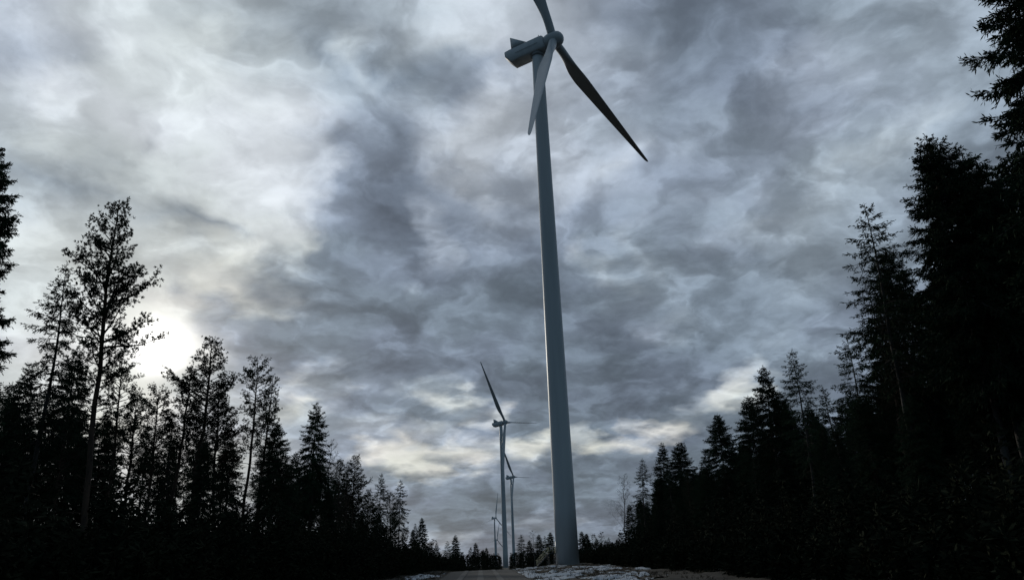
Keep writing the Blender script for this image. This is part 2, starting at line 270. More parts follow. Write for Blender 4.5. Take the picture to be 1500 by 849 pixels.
class MB:
    def __init__(s): s.V=[];s.Q=[];s.T=[];s.n=0
    def add(s,V,Q=(),T=()):
        V=np.asarray(V,float).reshape(-1,3)
        if len(Q): s.Q.append(np.asarray(Q).reshape(-1,4)+s.n)
        if len(T): s.T.append(np.asarray(T).reshape(-1,3)+s.n)
        s.V.append(V); s.n+=len(V)
    def tube(s,pts,rad,k=8,cap=True):
        pts=np.asarray(pts,float); rad=np.broadcast_to(rad,(len(pts),)); n=len(pts)
        t=np.gradient(pts,axis=0); t/=np.linalg.norm(t,axis=1,keepdims=True)+1e-9
        ref=np.array([0,0,1.]) if abs(t[0][2])<.9 else np.array([1.,0,0])
        a=np.cross(t,ref); a/=np.linalg.norm(a,axis=1,keepdims=True)+1e-9; b=np.cross(t,a)
        th=np.arange(k)*2*np.pi/k
        V=pts[:,None]+rad[:,None,None]*(np.cos(th)[None,:,None]*a[:,None]+np.sin(th)[None,:,None]*b[:,None])
        i=np.arange(n-1)[:,None]*k; j=np.arange(k)[None]; j2=(j+1)%k
        Q=np.stack([i+j,i+j2,i+k+j2,i+k+j],-1).reshape(-1,4)
        T=[]
        VV=V.reshape(-1,3)
        if cap:
            VV=np.concatenate([VV,pts[:1],pts[-1:]]); c0=n*k; c1=c0+1
            T=[(c0,(q+1)%k,q) for q in range(k)]+[(c1,(n-1)*k+q,(n-1)*k+(q+1)%k) for q in range(k)]
        s.add(VV,Q,T)
    def box(s,c,d,rz=0,ax=None):
        c=np.array(c,float); h=np.array(d,float)/2
        P=np.array([(x,y,z) for z in(-1,1) for y in(-1,1) for x in(-1,1)])*h
        if ax is not None: P=P@np.array(ax)
        elif rz: P=P@np.array([[math.cos(rz),math.sin(rz),0],[-math.sin(rz),math.cos(rz),0],[0,0,1]])
        s.add(P+c,[(0,2,3,1),(4,5,7,6),(0,1,5,4),(2,6,7,3),(0,4,6,2),(1,3,7,5)])
    def kites(s,B,D,S,l,w,bend=None):
        l=np.asarray(l)[:,None]; w=np.asarray(w)[:,None]
        m=B+D*l*.6
        e=B+D*l
        if bend is not None: e=e+bend
        V=np.stack([B,m+S*w/2,e,m-S*w/2],1)
        s.add(V.reshape(-1,3),np.arange(len(B)*4).reshape(-1,4))
    def mesh(s,name,mat,smooth=False):
        return mesh_from(name,np.concatenate(s.V),[np.concatenate(s.Q) if s.Q else [],np.concatenate(s.T) if s.T else []],mat,smooth)
def crown_mesh(name,nd,wd,nm,wm):
    """needles and the twigs that carry them, as one crown with two materials"""
    nv=nd.n; Q=[np.concatenate(nd.Q),np.concatenate(wd.Q)+nv]
    return mesh_from(name,np.concatenate(nd.V+wd.V),Q,[nm,wm],False,len(Q[0]))
def nrm(v): return v/(np.linalg.norm(v,axis=-1,keepdims=True)+1e-9)
def ss(t): t=np.clip(t,0,1); return t*t*(3-2*t)
def vnoise(x,y,seed=0):
    def h(i,j):
        n=(i.astype(np.int64)*374761393+j.astype(np.int64)*668265263+seed*1442695041)&0xffffffff
        n=((n^(n>>13))*1274126177)&0xffffffff
        return ((n^(n>>16))&0xffff)/65535.
    i=np.floor(x);j=np.floor(y);u=ss(x-i);v=ss(y-j)
    return (h(i,j)*(1-u)+h(i+1,j)*u)*(1-v)+(h(i,j+1)*(1-u)+h(i+1,j+1)*u)*v
def fbm(x,y,seed=0,o=4):
    x=np.asarray(x,float);y=np.asarray(y,float);s=0;a=.5;t=0
    for k in range(o): s=s+a*vnoise(x*2**k,y*2**k,seed+k); t+=a; a*=.55
    return s/t
def terr(x,y):
    x=np.asarray(x,float);y=np.asarray(y,float)
    c=118+54*ss((x-2.5)/5.)
    return -5*ss((y-c)/(330-c))-4*ss((y-700)/400)-18*ss((y-1100)/600)-31*ss((y-1750)/600)
def rcx(y): return np.where(y<135,-.052*y,-7.02-1.*np.clip((y-135)/300,0,1)+ .6*np.sin(np.clip((y-135)/300,0,1)*3.14))
def rhw(y): return 2.7+.0145*np.clip(y,0,125)
def gz(x,y):
    x=np.asarray(x,float);y=np.asarray(y,float)
    d=np.abs(x-rcx(y))-rhw(y)
    m=ss((d-.1)/2.5)*ss((420-y)/100)
    b=(fbm(x*.35,y*.2,3)-.45)*.55+(fbm(x*1.3,y*.9,9)-.5)*.25
    # low bank under the forest edges
    bank=.5*ss((np.abs(x+1)-13)/6.)*ss((300-y)/80)
    return terr(x,y)+m*(b+bank)-.06*(1-ss((d+.3)/.6))
# ------------------------------------------------------------------ ground
def axis(a,b,step,outs):
    v=list(np.arange(a,b+1e-6,step))
    for lim,st in outs[1]:
        while v[-1]<lim: v.append(v[-1]+st)
    lo=[a]
    for lim,st in outs[0]:
        while lo[-1]>lim: lo.append(lo[-1]-st)
    return np.array(lo[:0:-1]+v)
gx=axis(-18,20,.45,([(-60,3),(-300,20),(-6000,600)],[(60,3),(300,20),(6000,600)]))
gy=axis(30,180,.7,([(0,3),(-60,10),(-3000,600)],[(400,4),(900,20),(2600,60),(7000,600)]))
X,Y=np.meshgrid(gx,gy)
V=np.stack([X,Y,gz(X,Y)],-1).reshape(-1,3); w_=len(gx); i,j=np.meshgrid(np.arange(len(gy)-1),np.arange(w_-1),indexing='ij'); q=(i*w_+j).ravel()
tag(link('ground',mesh_from('ground',V,[np.stack([q,q+1,q+w_+1,q+w_],-1)],MAT['soil'],True)),kind='structure')
ry=np.concatenate([np.arange(-20,200,1.),np.arange(200,640,5.)]); t_=np.linspace(-1,1,15)
V=[];
for yy in ry:
    xx=rcx(np.array(yy))+t_*rhw(yy)
    crown=.06*(1-t_**2)-.025*np.exp(-((np.abs(t_)-.42)/.12)**2)+ .03*np.exp(-((np.abs(t_)-.93)/.08)**2)
    V.append(np.stack([xx,np.full(15,yy),terr(xx,yy)+.01+crown+.012*(fbm(xx*2,np.full(15,yy)*1.5,21)-.5)],-1))
V=np.concatenate(V); i,j=np.meshgrid(np.arange(len(ry)-1),np.arange(14),indexing='ij'); q=(i*15+j).ravel()
road=link('road',mesh_from('road',V,[np.stack([q,q+1,q+16,q+15],-1)],MAT['gravel'],True)); tag(road,kind='structure')
# packed paler wheel tracks worn into the gravel
MAT['track']=material('packed_wheel_track',(.07,.072,.07),.9,(.105,.105,.10),.9,(1,.1,1),.3,14,spec=.3)
tm=MB()
for s0 in (-.5,-.02,.42):
    ys=np.arange(20,150,1.); 
    for a,b in ((0,len(ys)),):
        c0=rcx(ys)+s0*rhw(ys); hw=.28+.10*(fbm(ys*.12,ys*0+s0*9,5)-.5)*2
        Vs=np.stack([np.stack([c0-hw,ys,terr(c0-hw,ys)+.085],-1),np.stack([c0+hw,ys,terr(c0+hw,ys)+.085],-1)],1).reshape(-1,3)
        k=np.arange(len(ys)-1)*2
        tm.add(Vs,np.stack([k,k+1,k+3,k+2],-1))
tag(link('wheel_tracks',tm.mesh('wheel_tracks',MAT['track'])),kind='structure')
# thin snow left in patches
sm=[];sf=[];off=0
for (x0,x1,y0,y1,th,seed) in ((-3.,14.5,50,172,.515,31),(-14,-7,84,116,.6,77)):
    xs=np.arange(x0,x1,.22); ys=np.arange(y0,y1,.42); X,Y=np.meshgrid(xs,ys)
    n=.65*fbm(X*.32,Y*.12,seed,5)+.35*fbm(X*1.1,Y*.5,seed+9,4)
    edge=ss((X-(rcx(Y)+rhw(Y)+.1))/.5) if x0>-5 else ss((rcx(Y)-rhw(Y)-.1-X)/.6)
    fade=.10*ss((X-7)/5)+.06*ss((Y-110)/50)-.07*(1-ss((X-2.5)/4)) if x0>-5 else 0
    h=np.clip((n-th-fade)*1.2,-.06,.07)*edge-.05*(1-edge)
    V=np.stack([X,Y,gz(X,Y)+h],-1).reshape(-1,3); w_=len(xs)
    i,j=np.meshgrid(np.arange(len(ys)-1),np.arange(w_-1),indexing='ij'); i=i.ravel();j=j.ravel(); q=i*w_+j
    pos=(h>-.01).ravel(); keep=pos[q]|pos[q+1]|pos[q+w_]|pos[q+w_+1]; q=q[keep]
    sm.append(V); sf.append(np.stack([q,q+1,q+w_+1,q+w_],-1)+off); off+=len(V)
tag(link('snow',mesh_from('snow',np.concatenate(sm),[np.concatenate(sf)],MAT['snow'],True)),'thin old snow lying in patches on the brown verge','snow',kind='stuff')
# dry grass and heather on the verges
rng=np.random.RandomState(11)
def blades(n,x0,x1,y0,y1,hmin,hmax,name,mat,w=.03,keep=None):
    x=rng.uniform(x0,x1,n); y=rng.uniform(y0,y1,n); x+=rng.normal(0,.1,n)
    d=np.abs(x-rcx(y))-rhw(y); k=(d>.15)&(fbm(x*.5,y*.3,55)>.42)
    x=x[k];y=y[k];m=MB()
    B=np.stack([x,y,gz(x,y)-.03],-1); B=np.repeat(B,5,0)+rng.normal(0,.06,(len(B)*5,3))*[1,1,0]
    a=rng.uniform(0,6.28,len(B)); tl=rng.uniform(.05,.7,len(B)); D=np.stack([np.cos(a)*np.sin(tl),np.sin(a)*np.sin(tl),np.cos(tl)],-1)
    S=nrm(np.cross(D,rng.normal(size=(len(B),3)))); l=rng.uniform(hmin,hmax,len(B)); m.kites(B,D,S,l,np.full(len(B),w),np.stack([0*l,0*l,-l*.15],-1)+D*[1,1,0]*l[:,None]*.3)
    return m.mesh(name,mat)
tag(link('dry_grass',blades(9000,-15,17,48,176,.12,.38,'dry_grass',MAT['straw'])),'short dry brown grass and heather on the road verges','grass',kind='stuff')
# ------------------------------------------------------------------ wind turbines
def ring_loft(m,rings,close=True,caps=True):
    n=len(rings);k=len(rings[0]);V=np.concatenate(rings)
    i=np.arange(n-1)[:,None]*k;j=np.arange(k)[None];j2=(j+1)%k
    Q=np.stack([i+j,i+j2,i+k+j2,i+k+j],-1).reshape(-1,4);T=[]
    if caps:
        V=np.concatenate([V,[rings[0].mean(0)],[rings[-1].mean(0)]]);c0=n*k;c1=c0+1
        T=[(c0,(a+1)%k,a) for a in range(k)]+[(c1,(n-1)*k+a,(n-1)*k+(a+1)%k) for a in range(k)]
    m.add(V,Q,T)
def blade_mesh(Lb):
    m=MB();rings=[]
    for s in np.concatenate([np.linspace(0,.3,20),np.linspace(.33,.95,20),[.97,.985,.995,1.]]):
        z=s*Lb
        f=ss((s-.03)/.17)
        if s<.27: ch=1.95+(3.4-1.95)*ss((s-.0)/.27)
        else:
            v=(s-.27)/.73; ch=3.4*(1-.80*v**1.0) if v<.93 else 3.4*(1-.80*.93)*max(.1,math.sqrt(max(0,1-((v-.93)/.07)**2)))
        th=np.arange(28)*2*np.pi/28; tk=1.95*(1-f)+f*ch*(.34-.19*min(1,s/.7))
        # circle
        cxx=np.cos(th)*.5;cyy=np.sin(th)*.5
        # airfoil: leading edge at c=-.3, trailing at +.7
        xc=(1+np.cos(th))/2; yt=2.6*(.2969*np.sqrt(xc)-.126*xc-.3516*xc**2+.2843*xc**3-.1015*xc**4)*1.92
        ax_=xc-.28; ay=np.sign(np.sin(th))*yt*.5*1.0
        le=.0
        Xc=(cxx*1.95)*(1-f)+f*(ax_*ch); Yt=(cyy*1.95)*(1-f)+f*(ay*tk*1.3)+f*ch*.03*np.sin(xc*3.14)
        tw=R(12)*(1-s)**2*f
        a_=Xc*math.cos(tw)-Yt*math.sin(tw); b_=Xc*math.sin(tw)+Yt*math.cos(tw)
        pre=0.
        rings.append(np.stack([a_-pre,b_,np.full(28,z)],-1))    # x = downwind, z = span
    ring_loft(m,rings); return m.mesh('blade',MAT['blade'],False)
def turbine(loc,hubH,yaw,az0,Lb,label,detail=True,pitch=0.):
    T=empty('wind_turbine',loc); tag(T,label,'wind turbine','wind turbines along the road')
    m=MB(); n=48 if detail else 20
    zs=list(np.linspace(0,hubH-2.2,12)); rr=[2.12-(2.12-1.32)*(z/(hubH-2.2))**1.1 for z in zs]
    rings=[];th=np.arange(n)*2*np.pi/n
    for z,r in zip(zs,rr):
        rings.append(np.stack([r*np.cos(th),r*np.sin(th),np.full(n,z)],-1))
    ring_loft(m,rings)
    tw=link('tower',m.mesh('tower',MAT['white'],True),T)
    if detail:
        for z in (hubH*.2,hubH*.42,hubH*.66):
            m=MB(); r=2.12-(2.12-1.32)*(z/(hubH-2.2))**1.1+.012
            m.tube([(0,0,z-.06),(0,0,z+.06)],r,48,False)
            link('flange_seam',m.mesh('flange_seam',MAT['white'],True),tw)
    m=MB(); m.tube([(0,0,-.8),(0,0,.22)],3.1,32); link('foundation',m.mesh('foundation',MAT['concrete']),T)
    tl=R(6.9); hub_s=4.2
    a=np.array([math.cos(yaw)*math.cos(tl),-math.sin(yaw)*math.cos(tl),math.sin(tl)])
    h=np.cross([0,0,1.],a);h/=np.linalg.norm(h);v=np.cross(a,h)
    O=np.array([0,0,hubH])        # point on the shaft line above the tower
    hubp=O+a*hub_s
    def fr(p): p=np.asarray(p,float).reshape(-1,3); return O+p[:,:1]*a+p[:,1:2]*h+p[:,2:]*v
    # nacelle: chamfered housing, local x forward, y across, z up
    m=MB();rings=[]
    for s,wd,zt,zb,cut in ((-7.65,1.6,1.7,.1,.22),(-7.5,1.7,1.85,-.1,.24),(-6.3,1.75,1.9,-1.7,.28),(-2.,1.75,1.85,-1.75,.28),(1.2,1.75,1.8,-1.75,.28),(2.0,1.7,1.7,-1.75,.5),(2.3,1.35,1.4,-1.4,.6)):
        pr=[(-wd,zb+cut),(-wd+cut,zb),(wd-cut,zb),(wd,zb+cut),(wd,zt-.35),(wd-.35,zt),(-wd+.35,zt),(-wd,zt-.35)]
        rings.append(fr([(s,y,z) for y,z in pr]))
    ring_loft(m,rings); nc=link('nacelle',m.mesh('nacelle',MAT['white']),T)
    # cooler: radiator panel across the rear roof with two triangular side cheeks
    m=MB()
    for y in (-1.65,1.65):
        m.add(fr([(-5.7,y-.08,1.7),(-1.9,y-.08,1.7),(-5.5,y-.08,4.75),(-5.7,y+.08,1.7),(-1.9,y+.08,1.7),(-5.5,y+.08,4.75)]),[(0,3,4,1),(1,4,5,2),(2,5,3,0)],[(0,1,2),(3,5,4)])
    m.add(fr([(-5.75,-1.6,1.7),(-5.5,-1.6,1.7),(-5.5,1.6,1.7),(-5.75,1.6,1.7),(-5.6,-1.6,4.7),(-5.35,-1.6,4.7),(-5.35,1.6,4.7),(-5.6,1.6,4.7)]),[(0,3,2,1),(4,5,6,7),(0,1,5,4),(1,2,6,5),(2,3,7,6),(3,0,4,7)])
    link('cooler',m.mesh('cooler',MAT['white']),nc)
    for y in (-.8,.8):
        m=MB(); m.tube(fr([(1.2,y,1.75),(1.2,y,2.5)]),.05,6); m.tube(fr([(1.2,y-.2,2.45),(1.2,y+.2,2.45)]),.07,6)
        link('wind_sensor',m.mesh('wind_sensor',MAT['grey']),nc)
    m=MB(); m.tube(fr([(.2,0,1.75),(.2,0,2.15)]),.22,10)
    link('beacon',m.mesh('beacon',MAT['grey']),nc)
    if detail:
        m=MB()
        for s0,s1,y,z in ((-4.9,1.,-1.915,-.2),(-4.9,1.,1.915,-.2)):
            m.add(fr([(s0,y,z),(s1,y,z),(s1,y,z+.14),(s0,y,z+.14)]),[(0,1,2,3)])
        link('panel_seam',m.mesh('panel_seam',MAT['grey']),nc)
        m=MB(); m.tube([(0,0,hubH-2.6),(0,0,hubH-1.7)],1.5,32); link('yaw_collar',m.mesh('yaw_collar',MAT['grey'],True),nc)
    # hub and spinner
    m=MB();rings=[];th=np.arange(32)*2*np.pi/32
    for s,r in ((2.35,1.55),(2.7,1.75),(3.5,1.9),(4.4,1.93),(5.3,1.8),(6.0,1.45),(6.4,1.0),(6.62,.5),(6.68,.08)):
        rings.append(fr(np.stack([np.full(32,s),r*np.cos(th),r*np.sin(th)],-1)))
    ring_loft(m,rings); link('hub',m.mesh('hub',MAT['blade'],True),T)
    global BM
    if Lb not in BM: BM[Lb]=blade_mesh(Lb)
    for k in range(3):
        p=az0+k*2*math.pi/3; cone=R(3.0)
        rd=math.cos(p)*v+math.sin(p)*h; z=math.cos(cone)*rd+math.sin(cone)*a
        x=-a+z*np.dot(a,z); x/=np.linalg.norm(x); y=np.cross(z,x)
        x2=x*math.cos(pitch)+y*math.sin(pitch); y2=np.cross(z,x2)
        b=link('blade',BM[Lb],T); Mx=Matrix(((x2[0],y2[0],z[0],0),(x2[1],y2[1],z[1],0),(x2[2],y2[2],z[2],0),(0,0,0,1)))
        b.matrix_local=Matrix.Translation(Vector(hubp+z*1.2))@Mx
    return T,tw
BM={}
T1,tw1=turbine((8.16,150,0),112.77,R(26.83),R(96.85),55.2,'huge near wind turbine towering over the snowy verge right of the road')
# door of the near tower, facing the stairs
def tower_door(tw,ang,r):
    m=MB(); c=np.array([math.cos(ang),math.sin(ang),0]); t=np.array([-math.sin(ang),math.cos(ang),0])
    ax=np.array([c,t,[0,0,1.]])
    m.box(c*(r+.0)+[0,0,3.2],(.14,.95,2.1),ax=ax); d=link('door',m.mesh('door',MAT['white']),tw)
    m=MB(); m.box(c*(r+.1)+t*.33+[0,0,3.2],(.08,.05,.3),ax=ax); link('handle',m.mesh('handle',MAT['dark']),d)
def stairs(loc,rz,label):
    S=empty('access_stairs',loc,rz); tag(S,label,'stairs','access stairs at the tower doors')
    # local: landing next to tower at x 0, steps run down towards -x
    m=MB(); m.box((-.65,0,2.1),(1.3,1.3,.08)); link('landing',m.mesh('landing',MAT['steel']),S)
    for (x,y) in ((-1.2,-.6),(-1.2,.6),(-.1,-.6),(-.1,.6)):
        m=MB(); m.box((x,y,1.03),(.09,.09,2.06)); link('post',m.mesh('post',MAT['steel']),S)
    for y in (-.55,.55):
        m=MB(); m.box((-2.35,y,1.03),(3.0,.06,.22),ax=np.array([(.736,0,.677),(0,1,0),(-.677,0,.736)])); link('stringer',m.mesh('stringer',MAT['steel']),S)
    for k in range(10):
        m=MB(); m.box((-1.42-.21*k,0,1.92-.2*k),(.26,1.02,.04)); link('tread',m.mesh('tread',MAT['steel']),S)
    for y in (-.62,.62):
        m=MB()
        for hgt in (.5,1.05):
            m.tube([(-3.45,y,.05+hgt),(-1.3,y,2.12+hgt),(0,y,2.12+hgt)],.035,6)
        for t in np.linspace(0,1,3):
            x=-3.45+t*2.15; z=.05+t*2.07; m.tube([(x,y,z),(x,y,z+1.05)],.035,6)
        m.tube([(0,y,2.1),(0,y,3.17)],.035,6)
        link('handrail',m.mesh('handrail',MAT['rail'],False),S)
tower_door(tw1,R(190),2.08)
stairs((8.16-2.25,149.6,float(gz(5.9,150))),R(8),'yellow railed metal stairs climbing to the near tower door')
T2,tw2=turbine((-14,642,float(terr(-14,642))),113.,R(28),R(84),55.2,'second wind turbine standing at the end of the road gap',False)
stairs((-17.5,641,float(terr(-12,640))),R(0),'tiny pale stairs at the foot of the second turbine')
turbine((-12.1,1062,float(terr(-15,1062))),113.3,R(28),R(88),55.2,'third wind turbine half hidden behind the second tower',False)
turbine((-59.4,1752,float(terr(-64,1752))),113.,R(40),R(134),55.2,'fourth wind turbine, small, with the blade crossing behind the second tower',False)
turbine((-77.5,2380,float(terr(-78,2380))),112.9,R(40),R(138),55.2,'farthest wind turbine, hub just above the distant trees',False)
# ------------------------------------------------------------------ trees
def spruce(seed,H=20.,Rm=2.3,zb=4.5,dens=1.0,droop=.35,miss=.06,forkt=False,lenvar=.3,gap=.42):
    r=np.random.RandomState(seed); tr=MB(); wd=MB(); nd=MB()
    zz=np.linspace(-.6,H,14); bx=.0; px=np.cumsum(r.normal(0,.05,14)); py=np.cumsum(r.normal(0,.05,14)); px-=px[0];py-=py[0]
    rad=np.interp(zz,[-.6,.2,2,H],[.30,.24,.2,.012])
    tr.tube(np.stack([px,py,zz],-1),rad,9)
    cxy=lambda z:np.array([np.interp(z,zz,px),np.interp(z,zz,py)])
    def branch(z,a,Lb,el0,drp):
        n=6; s=np.linspace(0,1,n); c=cxy(z)
        # outward curve: starts at el0, sags, tip lifts
        ang=el0-drp*np.sin(s*2.4)*1.0+.35*np.clip(s-.6,0,1)*1.5
        st=Lb/(n-1); rr_=np.concatenate([[0],np.cumsum(np.cos(ang[:-1])*st)]); z_=z+np.concatenate([[0],np.cumsum(np.sin(ang[:-1])*st)])
        aa=a+np.cumsum(r.normal(0,.05,n))
        P=np.stack([c[0]+rr_*np.cos(aa),c[1]+rr_*np.sin(aa),z_],-1)
        return s,P,aa
    z=zb; 
    while z<H-.35:
        f=(H-z)/(H-zb)
        env=Rm*min(1,((H-z)/10.)**.66)*(1-.35*max(0,f-.8)/.2)
        nb=int(r.uniform(5,8)) if z<H-1.5 else 4
        a0=r.uniform(0,6.28)
        for k in range(nb):
            if r.rand()<miss: continue
            Lb=max(.22,env*r.uniform(1-lenvar,1+lenvar*.7)); a=a0+k*6.283/nb+r.normal(0,.25)
            el0=.6*(1-f)**3+.10-.28*f+r.normal(0,.10)
            zz0=z+r.uniform(-.18,.18)
            s,P,aa=branch(zz0,a,Lb,el0,droop*(.3+f))
            wd.tube(P,np.linspace(.028,.006,len(P))*(.4+Lb/2.5),3,False)
            # laterals
            nl=max(6,int(Lb*13*dens)); t=np.sort(r.uniform(.12 if Lb<1.2 else .22,1,nl)); t[-1]=1
            B=np.stack([np.interp(t,s,P[:,q]) for q in range(3)],-1)
            aL=np.interp(t,s,aa)+np.where(np.arange(nl)%2==0,1,-1)*r.uniform(.5,1.1,nl)*(1-.55*t**3)
            eL=r.normal(-.28-.35*f,.28,nl)-droop*.4*f; 
            eL=np.where(t>.93,.15,eL)
            D=np.stack([np.cos(aL)*np.cos(eL),np.sin(aL)*np.cos(eL),np.sin(eL)],-1)
            l=np.minimum(.85,.24+.22*Lb)*(1.1-.5*t)*r.uniform(.6,1.25,nl)
            S=nrm(np.cross(D,r.normal(size=(nl,3))))
            nd.kites(B,D,S,l,np.full(nl,.05))
            m_=7; B2=np.repeat(B,m_,0); D2=np.repeat(D,m_,0); l2=np.repeat(l,m_); tt=r.uniform(.05,.85,nl*m_)
            B3=B2+D2*(l2*tt)[:,None]; dd=nrm(D2+r.normal(0,.62,(nl*m_,3))+np.array([0,0,-.25*f-.1])); S3=nrm(np.cross(dd,r.normal(size=dd.shape)))
            nd.kites(B3,dd,S3,np.minimum(.21,l2*.5)*r.uniform(.6,1.2,nl*m_),np.full(nl*m_,.046))
            # needles along the limb itself
            k2=max(4,int(Lb*7)); t=r.uniform(.1,1,k2); B=np.stack([np.interp(t,s,P[:,q]) for q in range(3)],-1); dd=nrm(np.stack([np.cos(aa.mean())+r.normal(0,.5,k2),np.sin(aa.mean())+r.normal(0,.5,k2),r.normal(.1,.4,k2)],-1)); S3=nrm(np.cross(dd,r.normal(size=dd.shape)))
            nd.kites(B,dd,S3,np.full(k2,.22),np.full(k2,.06))
        z+=gap*r.uniform(.65,1.3)*(.55+.45*f)
    # leader
    k2=26; zt=r.uniform(H-.9,H+.05,k2); B=np.stack([np.interp(zt,zz,px),np.interp(zt,zz,py),zt],-1); a=r.uniform(0,6.28,k2); e=r.uniform(.3,1.2,k2)
    dd=np.stack([np.cos(a)*np.cos(e),np.sin(a)*np.cos(e),np.sin(e)],-1); nd.kites(B,dd,nrm(np.cross(dd,r.normal(size=dd.shape))),np.full(k2,.2),np.full(k2,.05))
    if forkt:
        zf=H*.8; pts=np.array([[*cxy(zf),zf],[cxy(zf)[0]+.55,cxy(zf)[1]+.1,zf+1.2],[cxy(zf)[0]+.7,cxy(zf)[1]+.1,H-.25]]); tr.tube(pts,[.06,.04,.012],6)
        for zq in np.arange(zf+.8,H-.3,.28):
            for k in range(5):
                a=r.uniform(0,6.28); Lb=.2+(H-zq)*.32*r.uniform(.7,1.2); c=np.array([np.interp(zq,pts[:,2],pts[:,0]),np.interp(zq,pts[:,2],pts[:,1]),zq])
                e=.5; d=np.array([math.cos(a)*math.cos(e),math.sin(a)*math.cos(e),math.sin(e)-.2]); k3=int(10+Lb*18); t=r.uniform(.1,1,k3)
                B=c+d*(t*Lb)[:,None]; dd=nrm(d+r.normal(0,.6,(k3,3))); nd.kites(B,dd,nrm(np.cross(dd,r.normal(size=dd.shape))),np.full(k3,.26),np.full(k3,.06))
    # dead snags below the crown
    for k in range(26):
        zq=r.uniform(1.2,zb+1.5); a=r.uniform(0,6.28); c=cxy(zq); Lq=r.uniform(.3,1.5)
        P=np.array([[c[0],c[1],zq],[c[0]+math.cos(a)*Lq*.5,c[1]+math.sin(a)*Lq*.5,zq-.02],[c[0]+math.cos(a+.2)*Lq,c[1]+math.sin(a+.2)*Lq,zq-r.uniform(0,.35)]]); tr.tube(P,[.022,.014,.005],3,False)
    return tr.mesh('spruce_trunk',MAT['bark'],True),crown_mesh('spruce_crown',nd,wd,MAT['needle'],MAT['bark'])
def pine(seed,H=20.,Rm=2.1,zb=9.,nl=84,tuft=1.,flat=False):
    r=np.random.RandomState(seed); tr=MB(); wd=MB(); nd=MB()
    zz=np.linspace(-.6,H,14); px=np.cumsum(r.normal(0,.09,14)); py=np.cumsum(r.normal(0,.09,14)); px-=px[0];py-=py[0]
    tr.tube(np.stack([px,py,zz],-1),np.interp(zz,[-.6,.2,3,H*.7,H],[.27,.2,.17,.10,.02]),9)
    BB=[];DD=[]
    lobes=[(r.uniform(0,6.28),r.uniform(.15,1)) for _ in range(5)]
    for k in range(nl):
        q=((k+r.uniform(0,.8))/nl)**.9; z=zb+(H-.4-zb)*q
        f=1-q
        a=k*2.4+r.normal(0,.35)
        dd_=H-z; shape=min(1,(dd_/5.4)**.9)*(1-.55*ss(np.array((f-.6)/.4))) if not flat else min(1,dd_/2.+.25)*(1-.45*f)
        lob=1+.35*min(1,dd_/4)*math.cos(a-lobes[int(q*4.99)][0])
        Lb=max(.35,Rm*shape*lob*r.uniform(.55,1.15))
        if q<.18 and r.rand()<.45: Lb*=.6
        el0=r.uniform(-.05,.45)+.5*q; c=np.array([np.interp(z,zz,px),np.interp(z,zz,py)])
        n=6;s=np.linspace(0,1,n);el=el0+.5*s**2+np.cumsum(r.normal(0,.12,n)); aa=a+np.cumsum(r.normal(0,.14,n)); st=Lb/(n-1)
        dr=np.stack([np.cos(aa)*np.cos(el),np.sin(aa)*np.cos(el),np.sin(el)],-1)
        P=np.array([c[0],c[1],z])+np.concatenate([[[0,0,0]],np.cumsum(dr[:-1]*st,0)])
        wd.tube(P,np.linspace(.042,.012,n)*(.35+Lb/2.2),4,False)
        ns=max(3,int(Lb*5.5))
        for i in range(ns):
            t=r.uniform(.3,1) if i else 1.; b=np.array([np.interp(t,s,P[:,q_]) for q_ in range(3)])
            ai=np.interp(t,s,aa)+r.uniform(-1.1,1.1); ei=r.uniform(-.1,.9); l=r.uniform(.3,.8)*(.6+Lb*.25)
            d=np.array([math.cos(ai)*math.cos(ei),math.sin(ai)*math.cos(ei),math.sin(ei)]); e=b+d*l+[0,0,.08*l]
            wd.tube([b,(b+e)/2+r.normal(0,.02,3),e],[.014,.010,.006],3,False)
            nt_=max(2,int(l/.11*tuft)); tt=np.concatenate([r.uniform(.25,1,nt_),[1.]])
            for u_ in tt: BB.append(b+(e-b)*u_+r.normal(0,.09,3)); DD.append(nrm(d+r.normal(0,.45,3)+[0,0,.25]))
    for k in range(10): 
        zt=H-r.uniform(0,1.3); BB.append(np.array([np.interp(zt,zz,px)+r.normal(0,.12),np.interp(zt,zz,py)+r.normal(0,.12),zt])); DD.append(nrm(np.array([r.normal(0,.4),r.normal(0,.4),1.])))
    BB=np.array(BB);DD=np.array(DD);m_=12;B=np.repeat(BB,m_,0);D=nrm(np.repeat(DD,m_,0)+r.normal(0,.55,(len(BB)*m_,3)))
    nd.kites(B,D,nrm(np.cross(D,r.normal(size=D.shape))),r.uniform(.11,.2,len(B)),np.full(len(B),.034))
    for k in range(24):
        zq=r.uniform(2.5,zb+1); a=r.uniform(0,6.28); c=np.array([np.interp(zq,zz,px),np.interp(zq,zz,py)]); Lq=r.uniform(.3,1.6)
        P=np.array([[c[0],c[1],zq],[c[0]+math.cos(a)*Lq*.5,c[1]+math.sin(a)*Lq*.5,zq+.1],[c[0]+math.cos(a+.3)*Lq,c[1]+math.sin(a+.3)*Lq,zq+r.uniform(-.2,.3)]]); tr.tube(P,[.025,.016,.006],3,False)
    return tr.mesh('pine_trunk',MAT['pbark'],True),crown_mesh('pine_crown',nd,wd,MAT['pneedle'],MAT['pbark'])
